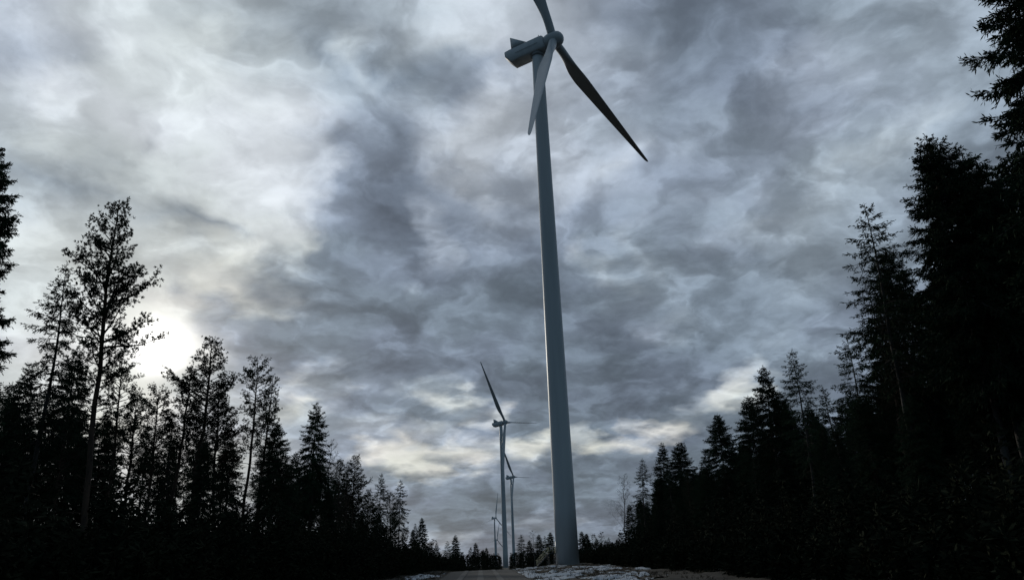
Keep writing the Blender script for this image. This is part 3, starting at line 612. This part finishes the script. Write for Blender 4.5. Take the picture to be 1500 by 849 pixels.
def birch(seed,H=16.):
    r=np.random.RandomState(seed); tr=MB(); wd=MB()
    zz=np.linspace(-.6,H,14); px=np.cumsum(r.normal(0,.12,14)); py=np.cumsum(r.normal(0,.12,14)); px-=px[0];py-=py[0]
    tr.tube(np.stack([px,py,zz],-1),np.interp(zz,[-.6,.2,3,H],[.2,.14,.12,.01]),9)
    def grow(b,d,l,rd,dep):
        n=5;P=[b];dd=d.copy()
        for i in range(n-1):
            dd=nrm(dd+r.normal(0,.16,3)+np.array([0,0,-.05 if dep>1 else .04])); P.append(P[-1]+dd*l/(n-1))
        P=np.array(P); wd.tube(P,np.linspace(rd,rd*.35,n),3,False)
        if dep<3:
            for k in range(5 if dep==0 else 5):
                t=r.uniform(.25,1); q=np.array([np.interp(t*(n-1),np.arange(n),P[:,c]) for c in range(3)])
                grow(q,nrm(dd+r.normal(0,.7,3)),l*r.uniform(.35,.6),rd*.5,dep+1)
    for k in range(30):
        z=H*(.3+.68*k/30); a=k*2.4; c=np.array([np.interp(z,zz,px),np.interp(z,zz,py),z]); e=r.uniform(.6,1.1)
        grow(c,np.array([math.cos(a)*math.cos(e),math.sin(a)*math.cos(e),math.sin(e)]),(H-z)*.30+.6,.025,0)
    return tr.mesh('birch_trunk',MAT['bbark'],True),wd.mesh('birch_crown',MAT['twig'])
KINDS={
 's':[spruce(1,Rm=2.8,zb=6,dens=1.3,droop=.5),spruce(2,Rm=2.7,droop=.6,zb=7,dens=1.3),spruce(3,Rm=2.9,zb=5,dens=1.3,droop=.5)],
 's2':[spruce(11,Rm=2.9,zb=9,dens=.8,miss=.28,lenvar=.45,gap=.55),spruce(12,Rm=2.5,zb=8,dens=.75,miss=.3,lenvar=.5,gap=.5)],
 's3':[spruce(21,Rm=3.3,zb=6.5,dens=1.4,droop=.55,miss=.02,gap=.36),spruce(22,Rm=3.4,zb=6.5,dens=1.4,droop=.5,forkt=True,gap=.38)],
 'p':[pine(31,Rm=2.2),pine(32,Rm=2.15,zb=8,nl=92),pine(33,Rm=2.0,zb=9.5)],
 'p2':[pine(41,Rm=1.6,zb=10.5,nl=60),pine(42,Rm=1.8,zb=11,nl=58,flat=True)],
 'n':[spruce(61,Rm=3.1,zb=5,dens=1.9,droop=.55,miss=.03,gap=.33,lenvar=.35)],
 'b':[birch(51),birch(52)],
}
BASEH={'b':16.}
NAMES={'n':'spruce_tree','s':'spruce_tree','s2':'spruce_tree','s3':'spruce_tree','p':'pine_tree','p2':'pine_tree','b':'birch_tree'}
FILL={('FL','pine_tree'):('dark pine crowded inside the left stand below the skyline trees','crowded pines inside the left stand'),
('FL','spruce_tree'):('dark spruce crowded inside the left stand below the skyline trees','crowded spruces inside the left stand'),
('FR','pine_tree'):('pine lost in the black depth of the right spruce stand','pines inside the right stand'),
('FR','spruce_tree'):('spruce lost in the black depth of the right stand','crowded spruces inside the right stand')}
FILL[('UL','spruce_tree')]=('half grown spruce filling the dark understorey of the left stand','half grown spruces under the left stand')
FILL[('UR','spruce_tree')]=('half grown spruce filling the dark understorey of the right stand','half grown spruces under the right stand')
TREES=[
(-26.21, 34.01, 22, 'n', 'tall spruce at the left border with loose drooping branches reaching into the sky'),
(-25.84, 41.11, 18, 's2', 'ragged spruce with sparse boughs standing just left of the tallest pine'),
(-21.56, 38.22, 21, 'p', 'tallest pine on the left, its leader high above the bright sun'),
(-26.95, 51.63, 15, 'p2', 'slim short pine half hidden between the tallest pine and the sun'),
(-32.03, 54.79, 17, 's', 'dark spruce crown tucked behind the foot of the tallest pine'),
(-30.36, 64.53, 16, 'p2', 'small pine directly below the bright sun disc'),
(-30.08, 60.48, 15, 'p', 'low bushy pine beneath the sun, beside the tallest pine'),
(-38.6, 59.12, 17, 's', 'broad dark spruce right of the spruce at the left border'),
(-28.63, 65.52, 18, 'p2', 'thin leaning pine just right of the sun glow'),
(-25.59, 62.28, 20, 'p', 'second highest pine on the left with an open crown right of the sun'),
(-28.86, 75.84, 19, 'p', 'pine with a short tuft crown between two taller neighbours right of the sun'),
(-25.49, 72.12, 20, 'p2', 'narrow pine with flat tufted top in the middle of the left pine row'),
(-25.19, 76.29, 19.5, 'p2', 'slender bare stemmed pine ending the row of tall pines on the left'),
(-24.35, 92.48, 20, 's', 'pointed broad spruce standing alone above the left tree line'),
(-33.09, 114.34, 17, 's', 'lower dark spruce leaning against the pointed broad spruce on the left'),
(-30.06, 129.53, 18, 'p', 'rounded pine right of the pointed spruce, beside the bare birch'),
(-27.85, 131.89, 19, 'p', 'wide topped pine forming the step in the left tree line'),
(-28.33, 160.44, 19, 's2', 'slim spruce left of the paired narrow conifers near the road'),
(-26.42, 171.74, 19, 's2', 'last high narrow spruce of the left stand before the treeline drops'),
(-29.19, 177.89, 17, 'p2', 'thin pine squeezed between two narrow spruces near the road'),
(-28.71, 230.72, 16, 's', 'small pointed spruce at the road end of the left stand'),
(-31.44, 233.52, 13, 's', 'short spruce left of the small pointed one by the road'),
(-37.26, 325.95, 12, 'p', 'small pine at the very end of the left stand'),
(21.28, 24.74, 27, 'n', 'nearest spruce filling the upper right corner with heavy drooping boughs'),
(24.95, 40.32, 24, 's', 'high dense spruce with a double tip on the right'),
(26.26, 40.82, 24, 's3', 'dense spruce whose tip stands right beside the double tipped spruce'),
(27.53, 41.79, 23, 's3', 'thick dark spruce behind the corner spruce on the right'),
(30.18, 44.18, 22, 's', 'spruce filling the gap below the upper right corner boughs'),
(24.1, 48.26, 23, 's2', 'lone spruce with open ragged boughs standing left of the dense right giants'),
(29.12, 55.94, 22, 's3', 'dense spruce between the ragged spruce and the right giants'),
(31.51, 71.2, 20, 's2', 'feathery spruce at the foot of the ragged lone spruce'),
(29.21, 79.58, 21, 's2', 'tall spruce with see-through branches in the middle of the right stand'),
(28.75, 88.36, 21, 's', 'pointed spruce left of the see-through spruce on the right'),
(30.77, 100.99, 20, 's3', 'spruce shoulder hugging the left side of the pointed spruce'),
(33.81, 98.91, 20, 's3', 'dark full spruce between the pointed and the see-through spruce'),
(38.67, 96.04, 20, 's2', 'small sparse spruce framed by sky in the right stand'),
(39.58, 104.49, 19, 's3', 'dark spruce directly left of the small sparse spruce framed by sky'),
(29.38, 113.72, 20, 's3', 'cone shaped spruce standing apart left of the taller right trees'),
(32.49, 139.65, 18, 'p2', 'thin tufted pine just left of the cone shaped spruce'),
(28.11, 135.93, 19, 's3', 'blunt topped spruce between two pointed ones at the far right stand'),
(24.87, 135.8, 19, 's', 'symmetrical pointed spruce second from the road end of the right stand'),
(22.66, 148.49, 18, 's2', 'slim spruce at the road end of the right stand beside the bare birch'),
(26.59, 196.15, 13, 's', 'short spruce at the foot of the slim one beside the bare birch'),
(38.09, 138.65, 18, 's', 'dark spruce low behind the cone shaped spruce on the right'),
(35.63, 162.26, 17, 's', 'lower spruce tucked beneath the thin tufted pine on the right'),
(-23.14, 97.16, 16, 'b', 'bare birch with fine twigs right of the pointed broad spruce'),
(-28.64, 94.32, 16, 'b', 'bare birch with fine twigs left of the pointed broad spruce'),
(18.85, 145.9, 15, 'b', 'bare birch leaning out at the road end of the right stand'),
(4.16, 302.24, 16, 'b', 'distant bare birch beside the foot of the great tower'),
(-26.29, 313.77, 16, 's', 'tallest distant spruce left of the small far turbines'),
(-30.49, 327.23, 14.5, 's2', 'distant spruce directly left of the tallest distant one'),
(-37.6, 355.15, 14.5, 's2', 'distant slim spruce nearest the left stand'),
(-22.44, 388.64, 14.5, 's', 'distant spruce halfway between the left stand and the white turbines'),
(-27.28, 427.83, 13, 'p', 'distant small pine touching the halfway spruce'),
(-22.29, 450.13, 12, 's', 'distant low spruce left of the farthest turbines'),
(-18.46, 415.8, 12.5, 's', 'distant low spruce next to the farthest turbines'),
(-0.57, 338.73, 16, 's2', 'distant single spruce right of the second turbine tower'),
(7.2, 340.03, 16, 's', 'distant dark spruce behind the yellow railed stairs'),
(9.92, 356.58, 15.5, 's2', 'distant open spruce just left of the great tower'),
(12.3, 345.16, 16.5, 's', 'distant spruce touching the left side of the great tower'),
(26.32, 361.01, 17, 's', 'distant spruce touching the right side of the great tower'),
(29.15, 370.82, 16, 's3', 'distant spruce one step right of the great tower'),
(39.69, 436.96, 15, 's', 'distant spruce in the middle of the gap right of the great tower'),
(43.75, 507.14, 14, 'p', 'distant small pine in the gap right of the great tower'),
(44.5, 416.08, 15, 's2', 'distant thin spruce with gaps right of the great tower'),
(49.74, 425.71, 14, 's', 'distant spruce closest to the right stand'),
(-46.6, 70.16, 17, 's', 'FL'),
(-41.86, 66.45, 17, 's2', 'FL'),
(-40.32, 69.61, 16, 's', 'FL'),
(-37.93, 69.85, 15, 's3', 'FL'),
(-33.74, 75.6, 16, 's2', 'FL'),
(-32.5, 88.73, 16, 's', 'FL'),
(-32.31, 100.76, 16, 's2', 'FL'),
(29.96, 40.75, 23, 's3', 'broad spruce low behind the nearest corner spruce, at the right border'),
(38.03, 466.89, 15, 's', 'FR'),
(57.03, 591.97, 15, 's3', 'FR'),
(64.58, 638.15, 14, 's', 'FR'),
(65.12, 583.9, 15, 's3', 'FR'),
(3.19, 354.41, 14, 's', 'distant low spruce right of the single distant spruce'),
(-44.51, 61.72, 16.2, 'p2', 'FL'),
(-41.68, 156.04, 18.1, 'p', 'FL'),
(-25.27, 114.8, 12.3, 'p2', 'FL'),
(-37.98, 79.65, 15.0, 'p', 'FL'),
(-24.89, 87.27, 9.5, 's2', 'FL'),
(-21.66, 53.6, 9.7, 's', 'FL'),
(-47.61, 162.83, 16.6, 's2', 'FL'),
(-42.97, 104.54, 17.8, 'p2', 'FL'),
(-38.06, 241.51, 16.9, 'p2', 'FL'),
(-46.02, 204.48, 17.5, 'p', 'FL'),
(-42.5, 140.22, 15.3, 'p', 'FL'),
(-38.25, 93.21, 17.0, 's2', 'FL'),
(-31.35, 32.4, 10.6, 'p', 'FL'),
(-33.92, 34.89, 12.1, 'p2', 'FL'),
(-42.64, 246.4, 15.3, 'p2', 'FL'),
(-45.88, 95.12, 18.7, 's2', 'FL'),
(-38.84, 135.47, 14.9, 's', 'FL'),
(-40.17, 191.7, 16.7, 's2', 'FL'),
(-42.88, 95.99, 15.4, 's', 'FL'),
(-22.71, 71.95, 14.0, 's', 'FL'),
(-42.88, 205.14, 16.5, 'p', 'FL'),
(-43.29, 81.21, 15.5, 'p', 'FL'),
(-33.77, 148.58, 15.9, 'p', 'FL'),
(-30.85, 139.7, 13.9, 'p2', 'FL'),
(-35.23, 161.16, 13.8, 'p2', 'FL'),
(-41.41, 189.16, 21.0, 'p2', 'FL'),
(-29.6, 110.57, 15.2, 'p2', 'FL'),
(-24.68, 81.06, 11.9, 'p2', 'FL'),
(-36.14, 249.33, 14.8, 'p2', 'FL'),
(-36.89, 157.03, 18.1, 's', 'FL'),
(-29.35, 154.31, 15.5, 'p', 'FL'),
(-37.87, 195.55, 14.0, 'p2', 'FL'),
(-38.38, 128.46, 18.1, 'p2', 'FL'),
(-45.57, 233.14, 19.0, 'p', 'FL'),
(-40.96, 46.99, 14.5, 'p2', 'FL'),
(-31.25, 240.68, 11.5, 'p2', 'FL'),
(-27.36, 28.8, 10.6, 'p', 'FL'),
(-31.06, 211.65, 10.8, 'p2', 'FL'),
(-45.0, 161.36, 19.3, 'p', 'FL'),
(-28.9, 70.48, 13.1, 's2', 'FL'),
(-44.97, 150.34, 18.9, 'p', 'FL'),
(-41.98, 92.74, 16.1, 'p', 'FL'),
(-31.03, 169.88, 14.2, 'p', 'FL'),
(-42.9, 113.64, 17.7, 'p', 'FL'),
(-43.42, 180.86, 15.8, 's2', 'FL'),
(-45.99, 112.88, 20.8, 'p2', 'FL'),
(-30.42, 149.11, 14.8, 'p', 'FL'),
(-23.82, 135.16, 10.8, 's2', 'FL'),
(-28.7, 121.66, 10.6, 'p2', 'FL'),
(-38.64, 182.6, 15.6, 'p2', 'FL'),
(-41.22, 61.31, 16.3, 's', 'FL'),
(-47.34, 167.08, 17.3, 's2', 'FL'),
(-27.04, 99.74, 12.7, 'p', 'FL'),
(-28.97, 215.76, 11.6, 'p2', 'FL'),
(-34.11, 219.55, 17.2, 'p2', 'FL'),
(-29.07, 116.7, 16.0, 'p', 'FL'),
(-45.71, 224.74, 17.5, 'p2', 'FL'),
(-41.47, 132.52, 19.5, 'p', 'FL'),
(-37.07, 100.12, 15.3, 'p2', 'FL'),
(-38.23, 115.33, 18.2, 'p2', 'FL'),
(-47.24, 58.23, 16.3, 'p2', 'FL'),
(-44.96, 170.72, 15.4, 'p', 'FL'),
(-33.74, 127.38, 15.6, 'p', 'FL'),
(-46.03, 213.12, 16.1, 'p2', 'FL'),
(-28.98, 220.5, 13.6, 's2', 'FL'),
(-28.52, 48.19, 10.5, 'p', 'FL'),
(-39.37, 89.47, 16.0, 'p2', 'FL'),
(-43.65, 243.99, 17.7, 'p', 'FL'),
(28.72, 184.19, 12.1, 's3', 'FR'),
(26.49, 58.28, 11.5, 's', 'FR'),
(35.34, 149.85, 14.5, 's3', 'FR'),
(21.12, 94.25, 9.1, 's3', 'FR'),
(43.6, 135.3, 20.0, 's', 'FR'),
(36.31, 186.86, 11.9, 'p', 'FR'),
(47.34, 69.57, 19.8, 's2', 'FR'),
(46.78, 149.31, 20.4, 's3', 'FR'),
(41.28, 113.45, 16.5, 's', 'FR'),
(49.42, 173.13, 18.3, 's', 'FR'),
(48.14, 193.49, 14.7, 's', 'FR'),
(25.57, 96.79, 10.8, 's', 'FR'),
(28.76, 96.47, 11.3, 's2', 'FR'),
(23.31, 139.91, 11.1, 's2', 'FR'),
(37.48, 181.43, 16.5, 's3', 'FR'),
(47.25, 238.03, 16.9, 's', 'FR'),
(43.12, 157.29, 17.0, 's', 'FR'),
(39.55, 141.55, 14.9, 's', 'FR'),
(35.12, 60.5, 22.0, 's3', 'FR'),
(43.37, 234.75, 21.7, 's3', 'FR'),
(23.43, 110.83, 11.6, 'p', 'FR'),
(47.76, 197.74, 19.3, 's3', 'FR'),
(42.3, 119.44, 21.2, 's', 'FR'),
(33.27, 95.02, 17.0, 's3', 'FR'),
(41.3, 65.36, 19.5, 's', 'FR'),
(29.26, 138.87, 13.2, 's3', 'FR'),
(40.82, 93.76, 18.7, 's3', 'FR'),
(34.07, 118.38, 16.9, 's', 'FR'),
(40.44, 232.95, 18.9, 's', 'FR'),
(44.02, 243.46, 17.4, 's', 'FR'),
(40.65, 73.44, 19.0, 's', 'FR'),
(31.96, 107.14, 16.0, 'p', 'FR'),
(42.54, 203.62, 14.4, 's2', 'FR'),
(45.96, 88.74, 20.2, 's3', 'FR'),
(42.5, 43.82, 18.7, 's', 'FR'),
(25.54, 51.94, 16.1, 'p', 'FR'),
(29.35, 197.87, 13.9, 's3', 'FR'),
(47.03, 157.89, 19.0, 's2', 'FR'),
(42.65, 102.29, 19.2, 's', 'FR'),
(26.94, 130.88, 13.8, 's', 'FR'),
(49.52, 133.14, 18.6, 's', 'FR'),
(44.78, 93.48, 18.3, 's', 'FR'),
(47.32, 86.14, 20.6, 'p', 'FR'),
(31.68, 201.48, 11.1, 's3', 'FR'),
(48.02, 74.21, 20.4, 's3', 'FR'),
(29.67, 170.54, 16.9, 's3', 'FR'),
(33.36, 121.72, 16.0, 's', 'FR'),
(33.8, 146.12, 15.3, 's', 'FR'),
(28.61, 156.94, 13.4, 's', 'FR'),
(40.87, 226.93, 22.7, 's', 'FR'),
(39.06, 170.13, 18.1, 's3', 'FR'),
(21.03, 90.06, 9.2, 's3', 'FR'),
(28.46, 37.07, 16.0, 's2', 'FR'),
(40.52, 215.38, 18.1, 's3', 'FR'),
(47.41, 136.76, 18.5, 's3', 'FR'),
(46.42, 60.51, 20.2, 's', 'FR'),
(36.76, 73.58, 17.3, 's', 'FR'),
(32.89, 196.62, 12.7, 's3', 'FR'),
(46.92, 154.97, 18.0, 'p', 'FR'),
(49.33, 203.36, 19.2, 'p', 'FR'),
(33.08, 158.25, 13.6, 's', 'FR'),
(39.41, 45.93, 18.6, 's2', 'FR'),
(37.08, 218.69, 21.5, 's2', 'FR'),
(49.32, 102.97, 21.4, 's3', 'FR'),
(41.27, 183.58, 18.1, 's2', 'FR'),
(36.44, 237.86, 13.3, 's3', 'FR'),
(48.65, 124.25, 19.7, 's', 'FR'),
(38.05, 225.01, 14.3, 's2', 'FR'),
(47.92, 141.25, 19.6, 's2', 'FR'),
(37.31, 248.61, 17.8, 's3', 'FR'),
(44.62, 128.76, 19.2, 's', 'FR'),
(36.06, 36.43, 15.9, 's', 'FR'),
(34.74, 103.51, 14.8, 's2', 'FR'),
(28.29, 65.98, 10.8, 's', 'FR'),
(49.69, 144.21, 19.1, 's2', 'FR'),
(40.96, 240.83, 17.5, 's2', 'FR'),
(38.5, 49.76, 19.3, 's3', 'FR'),
(23.06, 97.83, 11.1, 's', 'FR'),
(35.59, 141.98, 15.7, 's2', 'FR'),
(47.68, 130.94, 18.5, 's', 'FR'),
(42.07, 146.08, 19.6, 's3', 'FR'),
(44.77, 117.32, 19.8, 's3', 'FR'),
(36.61, 165.46, 14.3, 's', 'FR'),
(39.41, 120.61, 16.2, 's', 'FR'),
(30.57, 178.15, 15.2, 's3', 'FR'),
(39.41, 212.82, 18.6, 's', 'FR'),
(36.2, 152.86, 14.2, 's2', 'FR'),
(49.26, 249.33, 22.4, 's3', 'FR'),
(33.38, 33.68, 15.2, 's3', 'FR'),
(46.13, 143.79, 17.4, 's3', 'FR'),
(45.17, 207.15, 17.5, 's2', 'FR'),
(42.53, 194.25, 20.0, 's', 'FR'),
(40.46, 178.04, 16.2, 's3', 'FR'),
(32.69, 180.5, 11.3, 's3', 'FR'),
(45.61, 162.92, 19.3, 's3', 'FR'),
(48.46, 246.39, 22.1, 's3', 'FR'),
(29.35, 76.04, 12.2, 's', 'FR'),
(48.04, 83.47, 20.3, 'p', 'FR'),
(33.25, 232.15, 10.2, 's', 'FR'),
(48.43, 216.91, 17.3, 's', 'FR'),
(23.3, 124.27, 13.4, 's2', 'FR'),
(46.67, 230.08, 20.0, 's3', 'FR'),
(26.51, 138.17, 10.4, 's', 'FR'),
(37.78, 194.73, 18.6, 's3', 'FR'),
(-33.68, 169.24, 10.6, 's3', 'UL'),
(-38.69, 124.21, 7.2, 's3', 'UL'),
(-30.5, 84.94, 7.4, 's3', 'UL'),
(-39.34, 108.17, 8.4, 's3', 'UL'),
(-22.24, 91.63, 9.4, 's3', 'UL'),
(-31.56, 156.73, 10.5, 's3', 'UL'),
(-30.2, 163.21, 8.9, 's3', 'UL'),
(-33.53, 52.73, 10.9, 's', 'UL'),
(-28.0, 62.39, 6.8, 's3', 'UL'),
(-38.05, 177.97, 10.5, 's3', 'UL'),
(-35.3, 182.94, 10.7, 's', 'UL'),
(-35.8, 179.63, 8.8, 's3', 'UL'),
(26.1, 44.03, 9.1, 's3', 'UR'),
(23.24, 94.94, 6.8, 's3', 'UR'),
(26.07, 111.62, 6.1, 's3', 'UR'),
(34.76, 124.05, 8.8, 's', 'UR'),
(31.29, 67.44, 11.1, 's3', 'UR'),
(35.75, 175.04, 7.5, 's', 'UR'),
(33.28, 133.56, 9.1, 's3', 'UR'),
(24.62, 37.6, 6.5, 's3', 'UR'),
(18.42, 108.2, 7.1, 's', 'UR'),
(34.52, 49.2, 6.1, 's', 'UR'),
(27.01, 105.76, 7.3, 's3', 'UR'),
(31.67, 187.74, 8.9, 's', 'UR'),
(24.39, 53.99, 11.0, 's3', 'UR'),
(31.18, 183.34, 8.6, 's', 'UR'),
(35.37, 42.08, 7.0, 's', 'UR'),
(37.24, 59.84, 11.2, 's3', 'UR'),
(37.71, 114.0, 9.6, 's', 'UR'),
(30.15, 167.25, 8.8, 's3', 'UR'),
(23.19, 145.1, 6.7, 's', 'UR'),
(30.64, 47.17, 7.3, 's', 'UR'),
(26.46, 92.79, 8.1, 's3', 'UR'),
(26.64, 87.73, 6.9, 's3', 'UR'),
(23.11, 26.36, 10.7, 's3', 'UR'),
(36.81, 56.9, 9.7, 's3', 'UR'),
(28.2, 143.81, 8.0, 's3', 'UR'),
(34.0, 156.09, 7.3, 's', 'UR'),
(18.44, 45.43, 7.7, 's', 'UR'),
(25.3, 142.16, 8.4, 's', 'UR'),
(36.09, 128.73, 6.0, 's3', 'UR'),
(33.9, 182.92, 10.2, 's', 'UR'),
(29.51, 116.74, 7.2, 's3', 'UR'),
(22.62, 44.16, 9.2, 's3', 'UR'),
(31.09, 150.99, 9.7, 's3', 'UR'),
(33.92, 82.32, 11.4, 's', 'UR'),
(33.43, 178.42, 7.5, 's', 'UR')]

REF=[('tall spruce at the left border','the loose boughed spruce at the left border'),('ragged spruce with sparse','the ragged spruce beside the tallest pine'),('tallest pine on','the tallest pine'),
('small pine directly below','the small pine below the sun'),('thin leaning pine','the thin leaning pine by the sun glow'),('second highest pine','the open crowned second highest pine'),('narrow pine with flat','the flat tufted narrow pine'),
('slender bare','the slender bare stemmed pine'),('pointed broad spruce standing alone','the pointed broad spruce'),('rounded pine right','the rounded pine by the bare birch'),('wide topped pine','the wide topped pine'),
('slim spruce left of','the slim spruce near the road'),('last high narrow','the last high narrow spruce'),('small pointed spruce at','the small pointed spruce by the road'),
('nearest spruce filling','the upper right corner spruce'),('high dense spruce','the double tipped giant spruce'),('thick dark spruce','the thick spruce at the right'),('lone spruce with open','the ragged lone spruce'),
('feathery spruce','the feathery spruce'),('tall spruce with see','the see-through spruce'),('pointed spruce left of','the pointed spruce of the right stand'),('small sparse spruce','the small sparse spruce'),
('cone shaped','the cone shaped spruce'),('thin tufted pine just','the thin tufted pine'),('blunt topped','the blunt topped spruce'),('symmetrical','the symmetrical pointed spruce'),('slim spruce at the road end','the slim spruce beside the bare birch')]
refs=[]
for (x,y,H,kd,lab) in TREES:
    for k_,s_ in REF:
        if lab.startswith(k_): refs.append((math.atan2(x,y),math.hypot(x,y),s_))
ORD=['nearest','second','third','fourth','fifth','sixth','seventh','eighth','ninth','tenth','eleventh','twelfth','thirteenth','fourteenth','fifteenth','sixteenth','seventeenth','eighteenth','nineteenth','twentieth']
buck={}
for i_,(x,y,H,kd,lab) in enumerate(TREES):
    if len(lab)!=2: continue
    a_=math.atan2(x,y); d_=math.hypot(x,y); q_=min((r_ for r_ in refs if (r_[0]<0)==(x<0)),key=lambda r_:abs(r_[0]-a_))
    rel='behind' if d_>q_[1] else 'in front of'
    buck.setdefault((lab[0],NAMES[kd],rel,q_[2]),[]).append((d_,i_))
FLAB={}
for (u_,nm_,rel,s_),v_ in buck.items():
    kindw=('half grown dark spruce' if u_=='U' else 'dark crowded '+nm_.split('_')[0])
    for n_,(d_,i_) in enumerate(sorted(v_)):
        FLAB[i_]=(kindw+' '+rel+' '+s_) if len(v_)==1 else ORD[min(n_,19)]+' '+kindw+' '+rel+' '+s_+(', counted going away' if n_<2 and u_!='U' else '')
rt_=random.Random(4)
made={}
for n_,(x,y,H,kd,lab) in enumerate(TREES):
    var=KINDS[kd]; mi=n_%len(var)
    if lab.startswith('high dense spruce'): mi=1
    if lab.startswith('tallest pine on'): mi=1
    if (kd,mi) not in made:
        proto=empty(NAMES[kd],(0,0,0)); t=link('trunk',var[mi][0],proto); cr=link('crown',var[mi][1],proto)
        made[(kd,mi)]=(proto,[t,cr]); root=proto; 
    else:
        proto,parts=made[(kd,mi)]; root=proto.copy(); COL.objects.link(root)
        for p in parts:
            c=p.copy(); COL.objects.link(c); c.parent=root
    s=H/BASEH.get(kd,20.)
    root.location=(x,y,float(gz(x,y))); wv_=s*rt_.uniform(.92,1.12)
    if H>26: wv_*=.86
    if lab.startswith('tall spruce at the left'): wv_*=.75
    if y>250: wv_*=1.3
    root.scale=(wv_,wv_,s); root.rotation_euler=(R(rt_.gauss(0,.8)),R(rt_.gauss(0,.8)),rt_.uniform(0,6.28))
    if lab.startswith('tallest pine on'):
        root.scale=(s*.86,s*.86,s); root.location.x+=.85; root.rotation_euler=(-.052,0,math.pi/2)
    cat=NAMES[kd].split('_')[0]+' tree'
    if len(lab)==2: l_,g_=FILL[(lab,NAMES[kd])]; tag(root,FLAB[n_],cat,g_)
    else: tag(root,lab,cat)
# ------------------------------------------------------------------ undergrowth and far woods
def sapling(r,H,Rm,nb,per,w):
    """one small conifer or bush as kites: returns B,D,S,l,w arrays"""
    z=r.uniform(.05,1,nb*per); z=np.sort(z)[::-1]; f=1-z; a=r.uniform(0,6.28,len(z)); rad=Rm*(f**.8+.06)*r.uniform(.15,1.05,len(z))
    B=np.stack([rad*np.cos(a)*.75,rad*np.sin(a)*.75,z*H],-1); e=r.normal(.1,.5,len(z)); D=np.stack([np.cos(a)*np.cos(e),np.sin(a)*np.cos(e),np.sin(e)],-1)
    return B,D
def thicket(name,spots,mat,Rf,nb,lf,wf,seed):
    r=np.random.RandomState(seed); m=MB()
    for (x,y,z,H) in spots:
        B,D=sapling(r,H,H*Rf*r.uniform(.7,1.2),nb,1,0); n=len(B)
        D=nrm(D+r.normal(0,.3,D.shape)); S=nrm(np.cross(D,r.normal(size=D.shape)))
        m.kites(B+np.array([x,y,z]),D,S,r.uniform(.6,1.3,n)*lf,np.full(n,wf))
        m.tube([(x,y,z-.3),(x,y,z+H)],[.03+H*.006,.01],4,False)
    return m.mesh(name,mat)
r=np.random.RandomState(71)
sp=[]
while len(sp)<2700:
    y=r.uniform(12,290) if r.rand()<.45 else r.uniform(12,130) 
    side=-1 if r.rand()<.5 else 1
    x=side*(13.0+33*r.uniform(0,1)**1.7)-(2.2 if side<0 else 0)
    if abs(math.degrees(math.atan2(x,y)))>46: continue
    e=(abs(x)-12.5)/6
    H=r.uniform(.7,1.6)+min(3.4,e*2.4)*r.uniform(.4,1)
    if side<0: H*=1.15
    if e>.5 and r.rand()<.16: H+=r.uniform(1,3)
    sp.append((x,y,float(gz(x,y)),H))
tag(link('undergrowth',thicket('undergrowth',sp,MAT['brush'],.42,240,.42,.13,72)),'dark tangle of saplings and brush under both forest edges','undergrowth',kind='stuff')
sp=[]
while len(sp)<1500:
    y=r.uniform(322,520); x=r.uniform(-.55,.6)*y
    if abs(x-(-.0218*y))<2.4+.4*abs(r.normal()): continue
    g=float(terr(x,y)); top=1.6+r.uniform(.6,2.6)*y/400+ (1.6 if r.rand()<.1 else 0)
    sp.append((x,y,g,top-g))
tag(link('far_woods',thicket('far_woods',sp,MAT['brush'],.22,260,.75,.28,73)),'low black belt of young forest closing the view beyond the crest','woods',kind='stuff')
